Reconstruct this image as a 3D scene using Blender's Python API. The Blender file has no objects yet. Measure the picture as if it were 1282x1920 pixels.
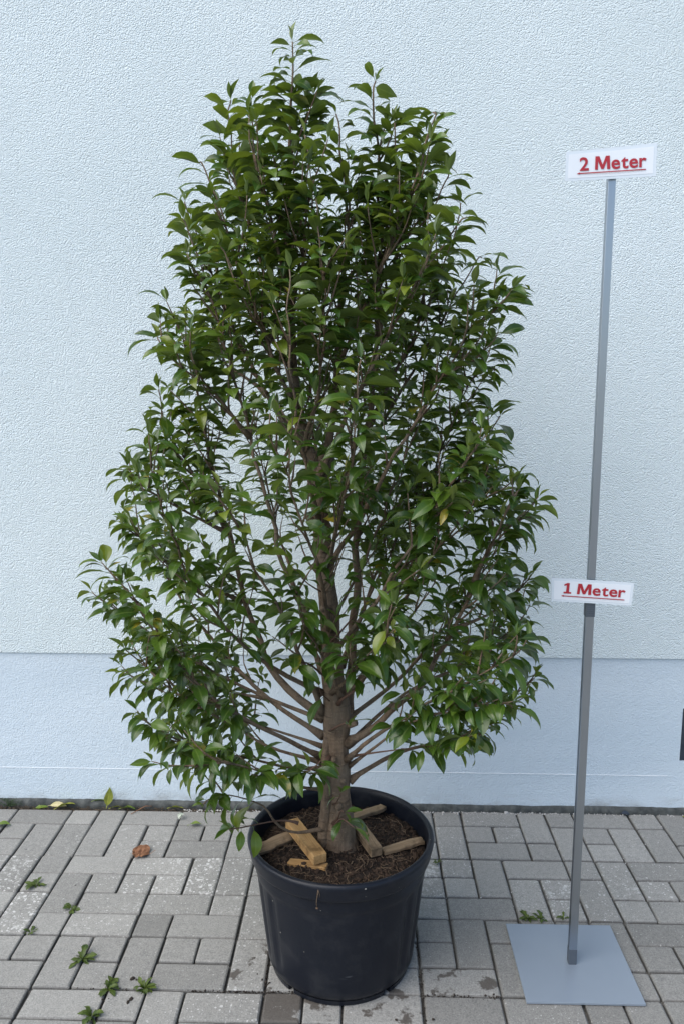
import bpy, bmesh, math, random
from mathutils import Vector, Matrix, noise
from mathutils.bvhtree import BVHTree

sc = bpy.context.scene
COL = sc.collection
R = math.radians
rnd = random.Random(7)

# ------------------------------------------------------------------ camera
cam_d = bpy.data.cameras.new('camera')
cam = bpy.data.objects.new('camera', cam_d)
COL.objects.link(cam)
cam_d.sensor_fit = 'HORIZONTAL'
cam_d.sensor_width = 36.0
cam_d.lens = 36.0 * 1516.8 / 1282.0
cam_d.clip_start = 0.05
cam_d.clip_end = 500
cam.matrix_world = Matrix(((0.999687, -0.005411, 0.024432, 0.3405),
                           (0.024976, 0.155451, -0.987528, -2.7354),
                           (0.001545, 0.987829, 0.155537, 1.5262),
                           (0, 0, 0, 1)))
sc.camera = cam

# ------------------------------------------------------------------ light
SUN_EL, SUN_AZ = 50.0, 236.0            # azimuth clockwise from +Y (the wall side)
world = bpy.data.worlds.new('World')
sc.world = world
world.use_nodes = True
wn = world.node_tree
wn.nodes.clear()
sky = wn.nodes.new('ShaderNodeTexSky')
sky.sky_type = 'NISHITA'
sky.sun_disc = False
sky.sun_elevation = R(SUN_EL)
sky.sun_rotation = R(SUN_AZ)
sky.air_density = 1.0
sky.dust_density = 1.5
sky.ozone_density = 1.0
bg = wn.nodes.new('ShaderNodeBackground')
bg.inputs['Strength'].default_value = 0.12
wo = wn.nodes.new('ShaderNodeOutputWorld')
wn.links.new(sky.outputs[0], bg.inputs[0])
wn.links.new(bg.outputs[0], wo.inputs[0])

sun_d = bpy.data.lights.new('sun', 'SUN')
sun_d.energy = 2.0
sun_d.angle = R(70)
sun_d.color = (1.0, 0.96, 0.90)
sun = bpy.data.objects.new('sun', sun_d)
COL.objects.link(sun)
az, el = R(SUN_AZ), R(SUN_EL)
to_sun = Vector((math.sin(az) * math.cos(el), math.cos(az) * math.cos(el), math.sin(el)))
sun.rotation_euler = to_sun.to_track_quat('Z', 'Y').to_euler()
sun.location = (0, -3, 6)

vs = sc.view_settings
vs.view_transform = 'Standard'
vs.look = 'None'
vs.gamma = 1.0
vs.exposure = 1.0
vs.use_curve_mapping = False

# ------------------------------------------------------------------ helpers
def link(name, me, mat=None, parent=None):
    o = bpy.data.objects.new(name, me)
    COL.objects.link(o)
    if mat is not None and me is not None and len(me.materials) == 0:
        me.materials.append(mat)
    if parent is not None:
        o.parent = parent
    return o

def tag(o, label=None, cat=None, group=None, kind=None):
    if label: o['label'] = label
    if cat: o['category'] = cat
    if group: o['group'] = group
    if kind: o['kind'] = kind
    return o

def empty(name, loc=(0, 0, 0), rz=0.0):
    o = bpy.data.objects.new(name, None)
    o.empty_display_size = 0.05
    o.location = loc
    o.rotation_euler = (0, 0, rz)
    COL.objects.link(o)
    return o

class MB:
    """collects vertices and faces of one mesh, with an optional set of point attributes"""
    def __init__(s):
        s.v, s.f, s.a = [], [], {}
    def add(s, verts, faces, **attrs):
        n = len(s.v)
        s.v += [tuple(p) for p in verts]
        s.f += [tuple(i + n for i in f) for f in faces]
        for k, vals in attrs.items():
            s.a.setdefault(k, [0.0] * n)
            if len(s.a[k]) < n: s.a[k] += [0.0] * (n - len(s.a[k]))
            s.a[k] += list(vals) if hasattr(vals, '__len__') else [vals] * len(verts)
    def box(s, x0, x1, y0, y1, z0, z1, b=0.0, M=None):
        bm = bmesh.new()
        bmesh.ops.create_cube(bm, size=1)
        for q in bm.verts:
            q.co = Vector(((x0 + x1) / 2 + q.co.x * (x1 - x0), (y0 + y1) / 2 + q.co.y * (y1 - y0), (z0 + z1) / 2 + q.co.z * (z1 - z0)))
        if b: bmesh.ops.bevel(bm, geom=list(bm.edges), offset=b, segments=2, profile=0.5, affect='EDGES')
        s.from_bm(bm, M)
    def from_bm(s, bm, M=None):
        bm.verts.index_update()
        vs_ = [(M @ q.co) if M else q.co.copy() for q in bm.verts]
        fs = [[q.index for q in f.verts] for f in bm.faces]
        bm.free()
        s.add(vs_, fs)
    def tube(s, pts, rads, sides=8, cap=True):
        pts = [Vector(p) for p in pts]
        n = len(pts)
        if n < 2: return
        t0 = (pts[1] - pts[0]).normalized()
        u = t0.orthogonal().normalized()
        vv, ff = [], []
        for i, p in enumerate(pts):
            t = (pts[min(i + 1, n - 1)] - pts[max(i - 1, 0)])
            if t.length < 1e-9: t = t0
            t = t.normalized()
            u = (u - t * u.dot(t)).normalized()
            w = t.cross(u)
            for k in range(sides):
                a = 2 * math.pi * k / sides
                vv.append(p + (u * math.cos(a) + w * math.sin(a)) * rads[i])
        for i in range(n - 1):
            for k in range(sides):
                k2 = (k + 1) % sides
                ff.append((i * sides + k, i * sides + k2, (i + 1) * sides + k2, (i + 1) * sides + k))
        if cap:
            ff.append(tuple(range(sides))[::-1])
            ff.append(tuple((n - 1) * sides + k for k in range(sides)))
        s.add(vv, ff)
    def lathe(s, prof, seg=96, cap_last=False):
        vv, ff = [], []
        for (r, z) in prof:
            for k in range(seg):
                a = 2 * math.pi * k / seg
                vv.append((r * math.cos(a), r * math.sin(a), z))
        for i in range(len(prof) - 1):
            for k in range(seg):
                k2 = (k + 1) % seg
                ff.append((i * seg + k, i * seg + k2, (i + 1) * seg + k2, (i + 1) * seg + k))
        if cap_last:
            ff.append(tuple((len(prof) - 1) * seg + k for k in range(seg)))
        s.add(vv, ff)
    def mesh(s, name, smooth=True):
        me = bpy.data.meshes.new(name)
        me.from_pydata(s.v, [], s.f)
        for k, vals in s.a.items():
            if len(vals) < len(s.v): vals = vals + [0.0] * (len(s.v) - len(vals))
            at = me.attributes.new(k, 'FLOAT', 'POINT')
            at.data.foreach_set('value', vals)
        if smooth:
            me.polygons.foreach_set('use_smooth', [True] * len(me.polygons))
        me.update()
        return me
    def build(s, name, mat, parent=None, smooth=True):
        return link(name, s.mesh(name, smooth), mat, parent)

def smooth_path(pts, sub=4):
    """Catmull-Rom through pts (tuples of any length)"""
    P = [list(p) for p in pts]
    P = [[2 * a - b for a, b in zip(P[0], P[1])]] + P + [[2 * a - b for a, b in zip(P[-1], P[-2])]]
    out = []
    for i in range(1, len(P) - 2):
        for k in range(sub):
            t = k / sub
            out.append([0.5 * (2 * b + (c - a) * t + (2 * a - 5 * b + 4 * c - d) * t * t + (-a + 3 * b - 3 * c + d) * t ** 3)
                        for a, b, c, d in zip(P[i - 1], P[i], P[i + 1], P[i + 2])])
    out.append(P[-2])
    return out

# ------------------------------------------------------------------ materials
class NT:
    def __init__(s, name):
        s.m = bpy.data.materials.new(name)
        s.m.use_nodes = True
        s.t = s.m.node_tree
        s.t.nodes.clear()
        s.out = s.t.nodes.new('ShaderNodeOutputMaterial')
        s.b = s.t.nodes.new('ShaderNodeBsdfPrincipled')
        s.t.links.new(s.b.outputs[0], s.out.inputs[0])
    def n(s, kind, **kw):
        x = s.t.nodes.new('ShaderNode' + kind)
        for k, v in kw.items():
            setattr(x, k, v)
        return x
    def l(s, a, b): s.t.links.new(a, b)
    def val(s, x, sock):
        if isinstance(x, (int, float)): sock.default_value = x
        elif isinstance(x, tuple): sock.default_value = x if len(x) == len(sock.default_value) else x + (1,)
        else: s.l(x, sock)
    def math(s, op, a, b=0.0, clamp=False):
        x = s.n('Math', operation=op); x.use_clamp = clamp
        s.val(a, x.inputs[0]); s.val(b, x.inputs[1])
        return x.outputs[0]
    def mix(s, f, a, b, mode='MIX'):
        x = s.n('MixRGB', blend_type=mode)
        s.val(f, x.inputs[0]); s.val(a, x.inputs[1]); s.val(b, x.inputs[2])
        return x.outputs[0]
    def ramp(s, f, stops):
        x = s.n('ValToRGB')
        e = x.color_ramp.elements
        while len(e) > 1: e.remove(e[-1])
        for i, (p, c) in enumerate(stops):
            if i == 0: e[0].position = p
            el_ = e[0] if i == 0 else e.new(p)
            el_.color = (c, c, c, 1) if isinstance(c, (int, float)) else tuple(c) + (1,)
        s.l(f, x.inputs[0])
        return x.outputs[0]
    def pos(s, kind='pos'):
        if kind == 'pos': return s.n('NewGeometry').outputs['Position']
        return s.n('TexCoord').outputs['Object']
    def mapping(s, v, scale=(1, 1, 1), rot=(0, 0, 0), loc=(0, 0, 0)):
        x = s.n('Mapping')
        x.inputs['Scale'].default_value = scale; x.inputs['Rotation'].default_value = rot; x.inputs['Location'].default_value = loc
        s.l(v, x.inputs[0])
        return x.outputs[0]
    def noise(s, v, scale, detail=3, rough=0.55, dist=0.0):
        x = s.n('TexNoise')
        x.inputs['Scale'].default_value = scale; x.inputs['Detail'].default_value = detail
        x.inputs['Roughness'].default_value = rough; x.inputs['Distortion'].default_value = dist
        s.l(v, x.inputs['Vector'])
        return x.outputs['Fac']
    def voro(s, v, scale, feature='F1', rand=1.0):
        x = s.n('TexVoronoi', feature=feature)
        x.inputs['Scale'].default_value = scale; x.inputs['Randomness'].default_value = rand
        s.l(v, x.inputs['Vector'])
        return x.outputs['Distance'], x
    def prop(s, name, kind='OBJECT'):
        x = s.n('Attribute', attribute_type=kind, attribute_name=name)
        return x.outputs['Fac']
    def bump(s, h, strength=0.3, dist=0.01, prev=None):
        x = s.n('Bump')
        x.inputs['Strength'].default_value = strength; x.inputs['Distance'].default_value = dist
        s.l(h, x.inputs['Height'])
        if prev is not None: s.l(prev, x.inputs['Normal'])
        return x.outputs[0]
    def set(s, **kw):
        names = dict(color='Base Color', rough='Roughness', metal='Metallic', spec='Specular IOR Level', normal='Normal',
                     trans='Transmission Weight', coat='Coat Weight', coat_rough='Coat Roughness', sheen='Sheen Weight')
        for k, v in kw.items(): s.val(v, s.b.inputs[names[k]])
        return s.m

def mat_stucco():
    t = NT('white stucco')
    p = t.pos()
    w = t.noise(p, 22, 2)
    big = t.noise(p, 1.3, 4)
    pd = t.mapping(p, (1, 1, 1.15), (0, R(28), 0))
    d, _ = t.voro(pd, 215, 'F1')
    g = t.noise(pd, 260, 3, 0.75, 0.0)
    h = t.math('ADD', t.math('MULTIPLY', d, -0.8), t.math('MULTIPLY', g, 0.8))
    nrm = t.bump(h, 1.0, 0.0052)
    c = t.mix(t.ramp(big, [(0.3, 0.0), (0.7, 1.0)]), WALL_A, WALL_B)
    c = t.mix(t.math('MULTIPLY', w, 0.10), c, (0.62, 0.66, 0.68))
    return t.set(color=c, rough=0.92, spec=0.2, normal=nrm)

def mat_plinth():
    t = NT('plinth paint')
    p = t.pos()
    g = t.noise(p, 230, 2, 0.6, 0.2)
    g2 = t.noise(p, 45, 3)
    h = t.math('ADD', g, t.math('MULTIPLY', g2, 0.5))
    nrm = t.bump(h, 0.85, 0.0040)
    st = t.noise(t.mapping(p, (0.5, 1, 2.5)), 2.2, 4)
    c = t.mix(t.ramp(st, [(0.35, 0.0), (0.7, 1.0)]), PLINTH_A, PLINTH_B)
    # splash dirt along the foot
    sep = t.n('SeparateXYZ'); t.l(p, sep.inputs[0])
    lo = t.math('SUBTRACT', 1.0, t.math('DIVIDE', t.math('SUBTRACT', sep.outputs[2], 0.015), 0.055), True)
    nz = t.ramp(t.noise(t.mapping(p, (1, 1, 2)), 7, 5, 0.65), [(0.46, 0.0), (0.66, 1.0)])
    dirt = t.math('MULTIPLY', t.math('MULTIPLY', lo, nz), 0.75, True)
    c = t.mix(dirt, c, (0.26, 0.265, 0.26))
    fl, _ = t.voro(t.mapping(p, (1, 0.01, 1)), 9)
    fleck = t.ramp(fl, [(0.030, 1.0), (0.045, 0.0)])
    c = t.mix(t.math('MULTIPLY', fleck, 0.35), c, (0.22, 0.24, 0.26))
    return t.set(color=c, rough=0.85, spec=0.25, normal=nrm)

def mat_paver():
    t = NT('concrete paver')
    p = t.pos()
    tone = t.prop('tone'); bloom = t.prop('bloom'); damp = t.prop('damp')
    soft = t.noise(p, 9, 4, 0.6)
    fine = t.noise(p, 240, 2, 0.7)
    mid = t.noise(p, 60, 4, 0.65)
    c = t.mix(soft, PAVE_A, PAVE_B)
    c = t.mix(t.ramp(mid, [(0.35, 0.0), (0.7, 0.55)]), c, PAVE_C)
    c = t.mix(t.math('MULTIPLY', t.ramp(fine, [(0.35, 1.0), (0.5, 0.0)]), 0.38), c, (0.075, 0.075, 0.078))
    c = t.mix(t.math('MULTIPLY', t.ramp(fine, [(0.56, 0.0), (0.7, 1.0)]), 0.30), c, (0.40, 0.40, 0.39))
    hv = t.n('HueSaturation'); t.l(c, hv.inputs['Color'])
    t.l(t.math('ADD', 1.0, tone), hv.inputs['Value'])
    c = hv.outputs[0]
    # pale lime bloom: blotches plus scattered specks
    b1 = t.noise(p, 55, 6, 0.8, 0.4)
    b2 = t.noise(p, 10, 2)
    bl = t.ramp(t.math('ADD', t.math('MULTIPLY', b1, 0.75), t.math('ADD', t.math('MULTIPLY', b2, 0.3), t.math('MULTIPLY', bloom, 0.09))), [(0.635, 0.0), (0.72, 1.0)])
    d, vx = t.voro(t.mapping(p, (1, 1, 0.01)), 75)
    vc = t.n('SeparateColor'); t.l(vx.outputs['Color'], vc.inputs[0])
    size = t.math('MULTIPLY', t.ramp(vc.outputs[0], [(0.5, 0.0), (1.0, 0.32)]), t.math('ADD', 0.45, bloom))
    sp = t.math('GREATER_THAN', size, d)
    d2, vx2 = t.voro(t.mapping(p, (1, 1, 0.01), loc=(3, 5, 0)), 170)
    vc2 = t.n('SeparateColor'); t.l(vx2.outputs['Color'], vc2.inputs[0])
    sp2 = t.math('GREATER_THAN', t.math('MULTIPLY', t.ramp(vc2.outputs[0], [(0.72, 0.0), (1.0, 0.40)]), t.math('ADD', 0.5, bloom)), d2)
    white = t.math('MAXIMUM', t.math('MULTIPLY', bl, 0.7), t.math('MULTIPLY', t.math('MAXIMUM', sp, sp2), 0.8))
    c = t.mix(t.math('MULTIPLY', white, t.math('ADD', 0.45, t.math('MULTIPLY', bloom, 0.5)), True), c, (0.55, 0.55, 0.53))
    # dark crumbs of soil
    d3, vx3 = t.voro(t.mapping(p, (1, 1, 0.01), loc=(9, 2, 0)), 30)
    vc3 = t.n('SeparateColor'); t.l(vx3.outputs['Color'], vc3.inputs[0])
    dk = t.math('GREATER_THAN', t.ramp(vc3.outputs[0], [(0.86, 0.0), (1.0, 0.12)]), t.math('ADD', d3, t.math('MULTIPLY', t.math('SUBTRACT', b1, 0.5), 0.12)))
    c = t.mix(t.math('MULTIPLY', dk, 0.8), c, (0.035, 0.032, 0.03))
    # damp, soil-stained patches
    dm = t.ramp(t.math('ADD', t.noise(p, 16, 4, 0.6), t.math('MULTIPLY', damp, 0.32)), [(0.60, 0.0), (0.645, 1.0)])
    dm = t.math('MULTIPLY', dm, t.math('GREATER_THAN', damp, 0.01))
    c = t.mix(t.math('MULTIPLY', dm, 0.82), c, (0.050, 0.040, 0.032))
    # soil darkens the chamfers (vertex attribute written on the stone's edge)
    ed = t.prop('rim', 'GEOMETRY')
    c = t.mix(t.math('MULTIPLY', ed, 0.45), c, (0.06, 0.058, 0.055))
    nrm = t.bump(t.math('ADD', t.math('MULTIPLY', fine, 0.5), mid), 0.35, 0.0016)
    rough = t.math('SUBTRACT', 0.88, t.math('MULTIPLY', dm, 0.25))
    return t.set(color=c, rough=rough, spec=0.3, normal=nrm)

def mat_noise(name, a, b, scale=30, rough=0.9, bump=0.4, bdist=0.003, spec=0.25, detail=4):
    t = NT(name)
    p = t.pos()
    f = t.noise(p, scale, detail, 0.65)
    c = t.mix(t.ramp(f, [(0.3, 0.0), (0.72, 1.0)]), a, b)
    return t.set(color=c, rough=rough, spec=spec, normal=t.bump(t.noise(p, scale * 3, 3), bump, bdist))

def mat_bark():
    t = NT('laurel bark')
    p = t.pos()
    f = t.noise(t.mapping(p, (1, 1, 0.35)), 55, 5, 0.65)
    f2 = t.noise(p, 9, 3)
    ring = t.noise(t.mapping(p, (0.35, 0.35, 2.6)), 60, 3)
    c = t.mix(t.ramp(f, [(0.3, 0.0), (0.7, 1.0)]), (0.066, 0.045, 0.029), (0.20, 0.142, 0.094))
    c = t.mix(t.ramp(f2, [(0.45, 0.0), (0.7, 0.6)]), c, (0.125, 0.108, 0.085))
    c = t.mix(t.ramp(ring, [(0.60, 0.0), (0.68, 0.5)]), c, (0.045, 0.03, 0.024))
    d, vx = t.voro(p, 130)
    c = t.mix(t.math('MULTIPLY', t.ramp(d, [(0.12, 1.0), (0.2, 0.0)]), 0.4), c, (0.26, 0.21, 0.17))
    h = t.math('ADD', f, t.math('MULTIPLY', ring, 0.6))
    return t.set(color=c, rough=0.78, spec=0.3, normal=t.bump(h, 0.9, 0.006))

def mat_twig():
    t = NT('young twig')
    p = t.pos()
    f = t.noise(p, 40, 3)
    c = t.mix(f, (0.055, 0.030, 0.022), (0.14, 0.085, 0.060))
    return t.set(color=c, rough=0.65, spec=0.3)

def mat_leaf(name, young=False):
    t = NT(name)
    tone = t.math('ADD', t.prop('tone'), t.prop('tone', 'GEOMETRY'))
    hue = t.math('ADD', t.prop('hue'), t.prop('hue', 'GEOMETRY'))
    rib = t.prop('rib', 'GEOMETRY')
    p = t.pos()
    vein = t.noise(p, 95, 2)
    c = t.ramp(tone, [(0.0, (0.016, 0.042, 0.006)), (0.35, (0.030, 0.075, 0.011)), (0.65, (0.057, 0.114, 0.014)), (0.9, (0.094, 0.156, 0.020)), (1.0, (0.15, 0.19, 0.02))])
    c = t.mix(t.math('MULTIPLY', vein, 0.35), c, (0.026, 0.055, 0.007))
    blot = t.ramp(t.noise(p, 28, 3), [(0.48, 0.0), (0.62, 1.0)])
    c = t.mix(t.math('MULTIPLY', t.ramp(hue, [(0.965, 0.0), (0.985, 1.0)]), blot), c, (0.26, 0.20, 0.02))
    c = t.mix(t.math('MULTIPLY', t.ramp(rib, [(0.84, 0.0), (0.97, 1.0)]), 0.55), c, (0.14, 0.20, 0.05))
    geo = t.n('NewGeometry')
    under = t.mix(0.5, c, (0.13, 0.17, 0.05))
    c2 = t.mix(geo.outputs['Backfacing'], c, under)
    t.set(color=c2, rough=t.math('ADD', 0.30, t.math('MULTIPLY', geo.outputs['Backfacing'], 0.25)), spec=0.5,
          normal=t.bump(vein, 0.18, 0.002))
    tr = t.n('BsdfTranslucent')
    tc = t.mix(0.6, c, (0.20, 0.28, 0.015))
    t.l(tc, tr.inputs[0])
    mx = t.n('MixShader'); mx.inputs[0].default_value = 0.30
    t.l(t.b.outputs[0], mx.inputs[1]); t.l(tr.outputs[0], mx.inputs[2])
    t.l(mx.outputs[0], t.out.inputs[0])
    return t.m

def mat_flat_leaf(name, a, b, rough=0.5, trans=0.2):
    t = NT(name)
    p = t.pos()
    rib = t.prop('rib', 'GEOMETRY')
    f = t.noise(p, 45, 4, 0.6)
    c = t.mix(t.ramp(f, [(0.35, 0.0), (0.65, 1.0)]), a, b)
    c = t.mix(t.math('MULTIPLY', t.ramp(rib, [(0.84, 0.0), (0.97, 1.0)]), 0.4), c, tuple(min(1, x * 1.8) for x in b))
    t.set(color=c, rough=rough, spec=0.4, normal=t.bump(f, 0.3, 0.002))
    tr = t.n('BsdfTranslucent'); t.l(c, tr.inputs[0])
    mx = t.n('MixShader'); mx.inputs[0].default_value = trans
    t.l(t.b.outputs[0], mx.inputs[1]); t.l(tr.outputs[0], mx.inputs[2]); t.l(mx.outputs[0], t.out.inputs[0])
    return t.m

def mat_pot():
    t = NT('dark plastic tub')
    p = t.pos()
    f = t.noise(p, 6, 5, 0.6)
    fine = t.noise(p, 300, 2)
    c = t.mix(f, (0.005, 0.007, 0.012), (0.010, 0.012, 0.018))
    d, vx = t.voro(p, 48)
    vc = t.n('SeparateColor'); t.l(vx.outputs['Color'], vc.inputs[0])
    sp = t.math('GREATER_THAN', t.ramp(vc.outputs[0], [(0.70, 0.0), (1.0, 0.11)]), d)
    c = t.mix(t.math('MULTIPLY', sp, 0.75), c, (0.30, 0.29, 0.26))
    scr = t.ramp(t.noise(t.mapping(p, (14, 14, 90), (0, R(12), 0)), 1.0, 2), [(0.70, 0.0), (0.74, 1.0)])
    scm = t.ramp(t.noise(p, 5, 2), [(0.55, 0.0), (0.65, 1.0)])
    c = t.mix(t.math('MULTIPLY', t.math('MULTIPLY', scr, scm), 0.40), c, (0.16, 0.17, 0.18))
    # dusty film in soft clouds
    dust = t.ramp(t.noise(p, 14, 5, 0.7), [(0.5, 0.0), (0.75, 1.0)])
    c = t.mix(t.math('MULTIPLY', dust, 0.08), c, (0.15, 0.145, 0.135))
    rough = t.math('ADD', 0.34, t.math('MULTIPLY', dust, 0.25))
    return t.set(color=c, rough=rough, spec=0.24, normal=t.bump(fine, 0.12, 0.0008))

def mat_wood(name, a, b, axis_scale=(2, 30, 30), rough=0.8):
    t = NT(name)
    p = t.n('TexCoord').outputs['Object']
    g = t.noise(t.mapping(p, axis_scale), 4, 5, 0.6, 0.8)
    f = t.noise(p, 25, 3)
    c = t.mix(t.ramp(g, [(0.3, 0.0), (0.7, 1.0)]), a, b)
    c = t.mix(t.ramp(f, [(0.52, 0.0), (0.68, 0.7)]), c, tuple(x * 0.35 for x in a))
    return t.set(color=c, rough=rough, spec=0.25, normal=t.bump(g, 0.5, 0.003))

def mat_metal(name, col, rough=0.4, metal=0.85):
    t = NT(name)
    p = t.pos()
    f = t.noise(t.mapping(p, (60, 60, 2)), 3, 3)
    g = t.noise(p, 9, 4, 0.6)
    c = t.mix(t.math('MULTIPLY', g, 0.35), col, tuple(x * 0.72 for x in col))
    r = t.math('ADD', rough - 0.06, t.math('MULTIPLY', f, 0.14))
    return t.set(color=c, rough=r, metal=metal, spec=0.5)

WALL_A, WALL_B = (0.665, 0.76, 0.79), (0.72, 0.81, 0.84)
PLINTH_A, PLINTH_B = (0.51, 0.595, 0.665), (0.56, 0.64, 0.705)
PAVE_A, PAVE_B, PAVE_C = (0.185, 0.184, 0.172), (0.255, 0.252, 0.235), (0.31, 0.303, 0.28)

M_STUCCO = mat_stucco()
M_PLINTH = mat_plinth()
M_PAVER = mat_paver()
M_BED = mat_noise('joint sand', (0.06, 0.056, 0.05), (0.18, 0.17, 0.152), 90, 0.95, 0.6, 0.004)
M_GROUND = mat_noise('yard concrete', (0.19, 0.188, 0.18), (0.26, 0.255, 0.245), 5, 0.9)
M_MEMB = mat_noise('bitumen membrane', (0.030, 0.034, 0.034), (0.105, 0.112, 0.108), 30, 0.8, 0.6, 0.004)
M_SOIL = mat_noise('potting soil', (0.008, 0.006, 0.005), (0.036, 0.025, 0.019), 85, 0.95, 0.9, 0.006)
M_GRAVEL = mat_noise('pale grit', (0.30, 0.295, 0.28), (0.52, 0.51, 0.49), 60, 0.9)
M_BARK = mat_bark()
M_TWIG = mat_twig()
M_LEAF = mat_leaf('laurel leaf')
M_POT = mat_pot()
M_WOOD = mat_wood('fresh timber', (0.30, 0.165, 0.06), (0.48, 0.30, 0.13))
M_WOOD_OLD = mat_wood('weathered timber', (0.15, 0.105, 0.062), (0.30, 0.22, 0.14))
M_ALU = mat_metal('anodised aluminium', (0.40, 0.435, 0.475), 0.30, 1.0)
M_ALU_DARK = mat_metal('dull grey fitting', (0.12, 0.14, 0.165), 0.45, 0.6)
M_PLATE = mat_metal('grey coated steel plate', (0.245, 0.29, 0.345), 0.34, 0.25)
M_WEED = mat_flat_leaf('weed leaf', (0.034, 0.062, 0.010), (0.085, 0.12, 0.018), 0.5, 0.25)
ENV=[(2.333, 0.169, 0.188), (2.278, 0.12, 0.243), (2.222, 0.046, 0.416), (2.166, 0.006, 0.532), (2.108, -0.005, 0.559), (2.051, -0.062, 0.561), (1.992, -0.088, 0.562), (1.921, -0.119, 0.633), (1.849, -0.118, 0.662), (1.752, -0.14, 0.74), (1.678, -0.171, 0.703), (1.628, -0.164, 0.688), (1.552, -0.16, 0.678), (1.476, -0.169, 0.677), (1.424, -0.223, 0.691), (1.359, -0.256, 0.706), (1.293, -0.268, 0.757), (1.213, -0.295, 0.799), (1.146, -0.31, 0.808), (1.078, -0.335, 0.805), (1.009, -0.357, 0.805), (0.94, -0.33, 0.797), (0.856, -0.314, 0.831), (0.799, -0.351, 0.833), (0.727, -0.326, 0.819), (0.655, -0.26, 0.788), (0.598, -0.193, 0.722), (0.525, -0.153, 0.663), (0.451, -0.114, 0.375), (0.376, -0.102, 0.32)]
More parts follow.
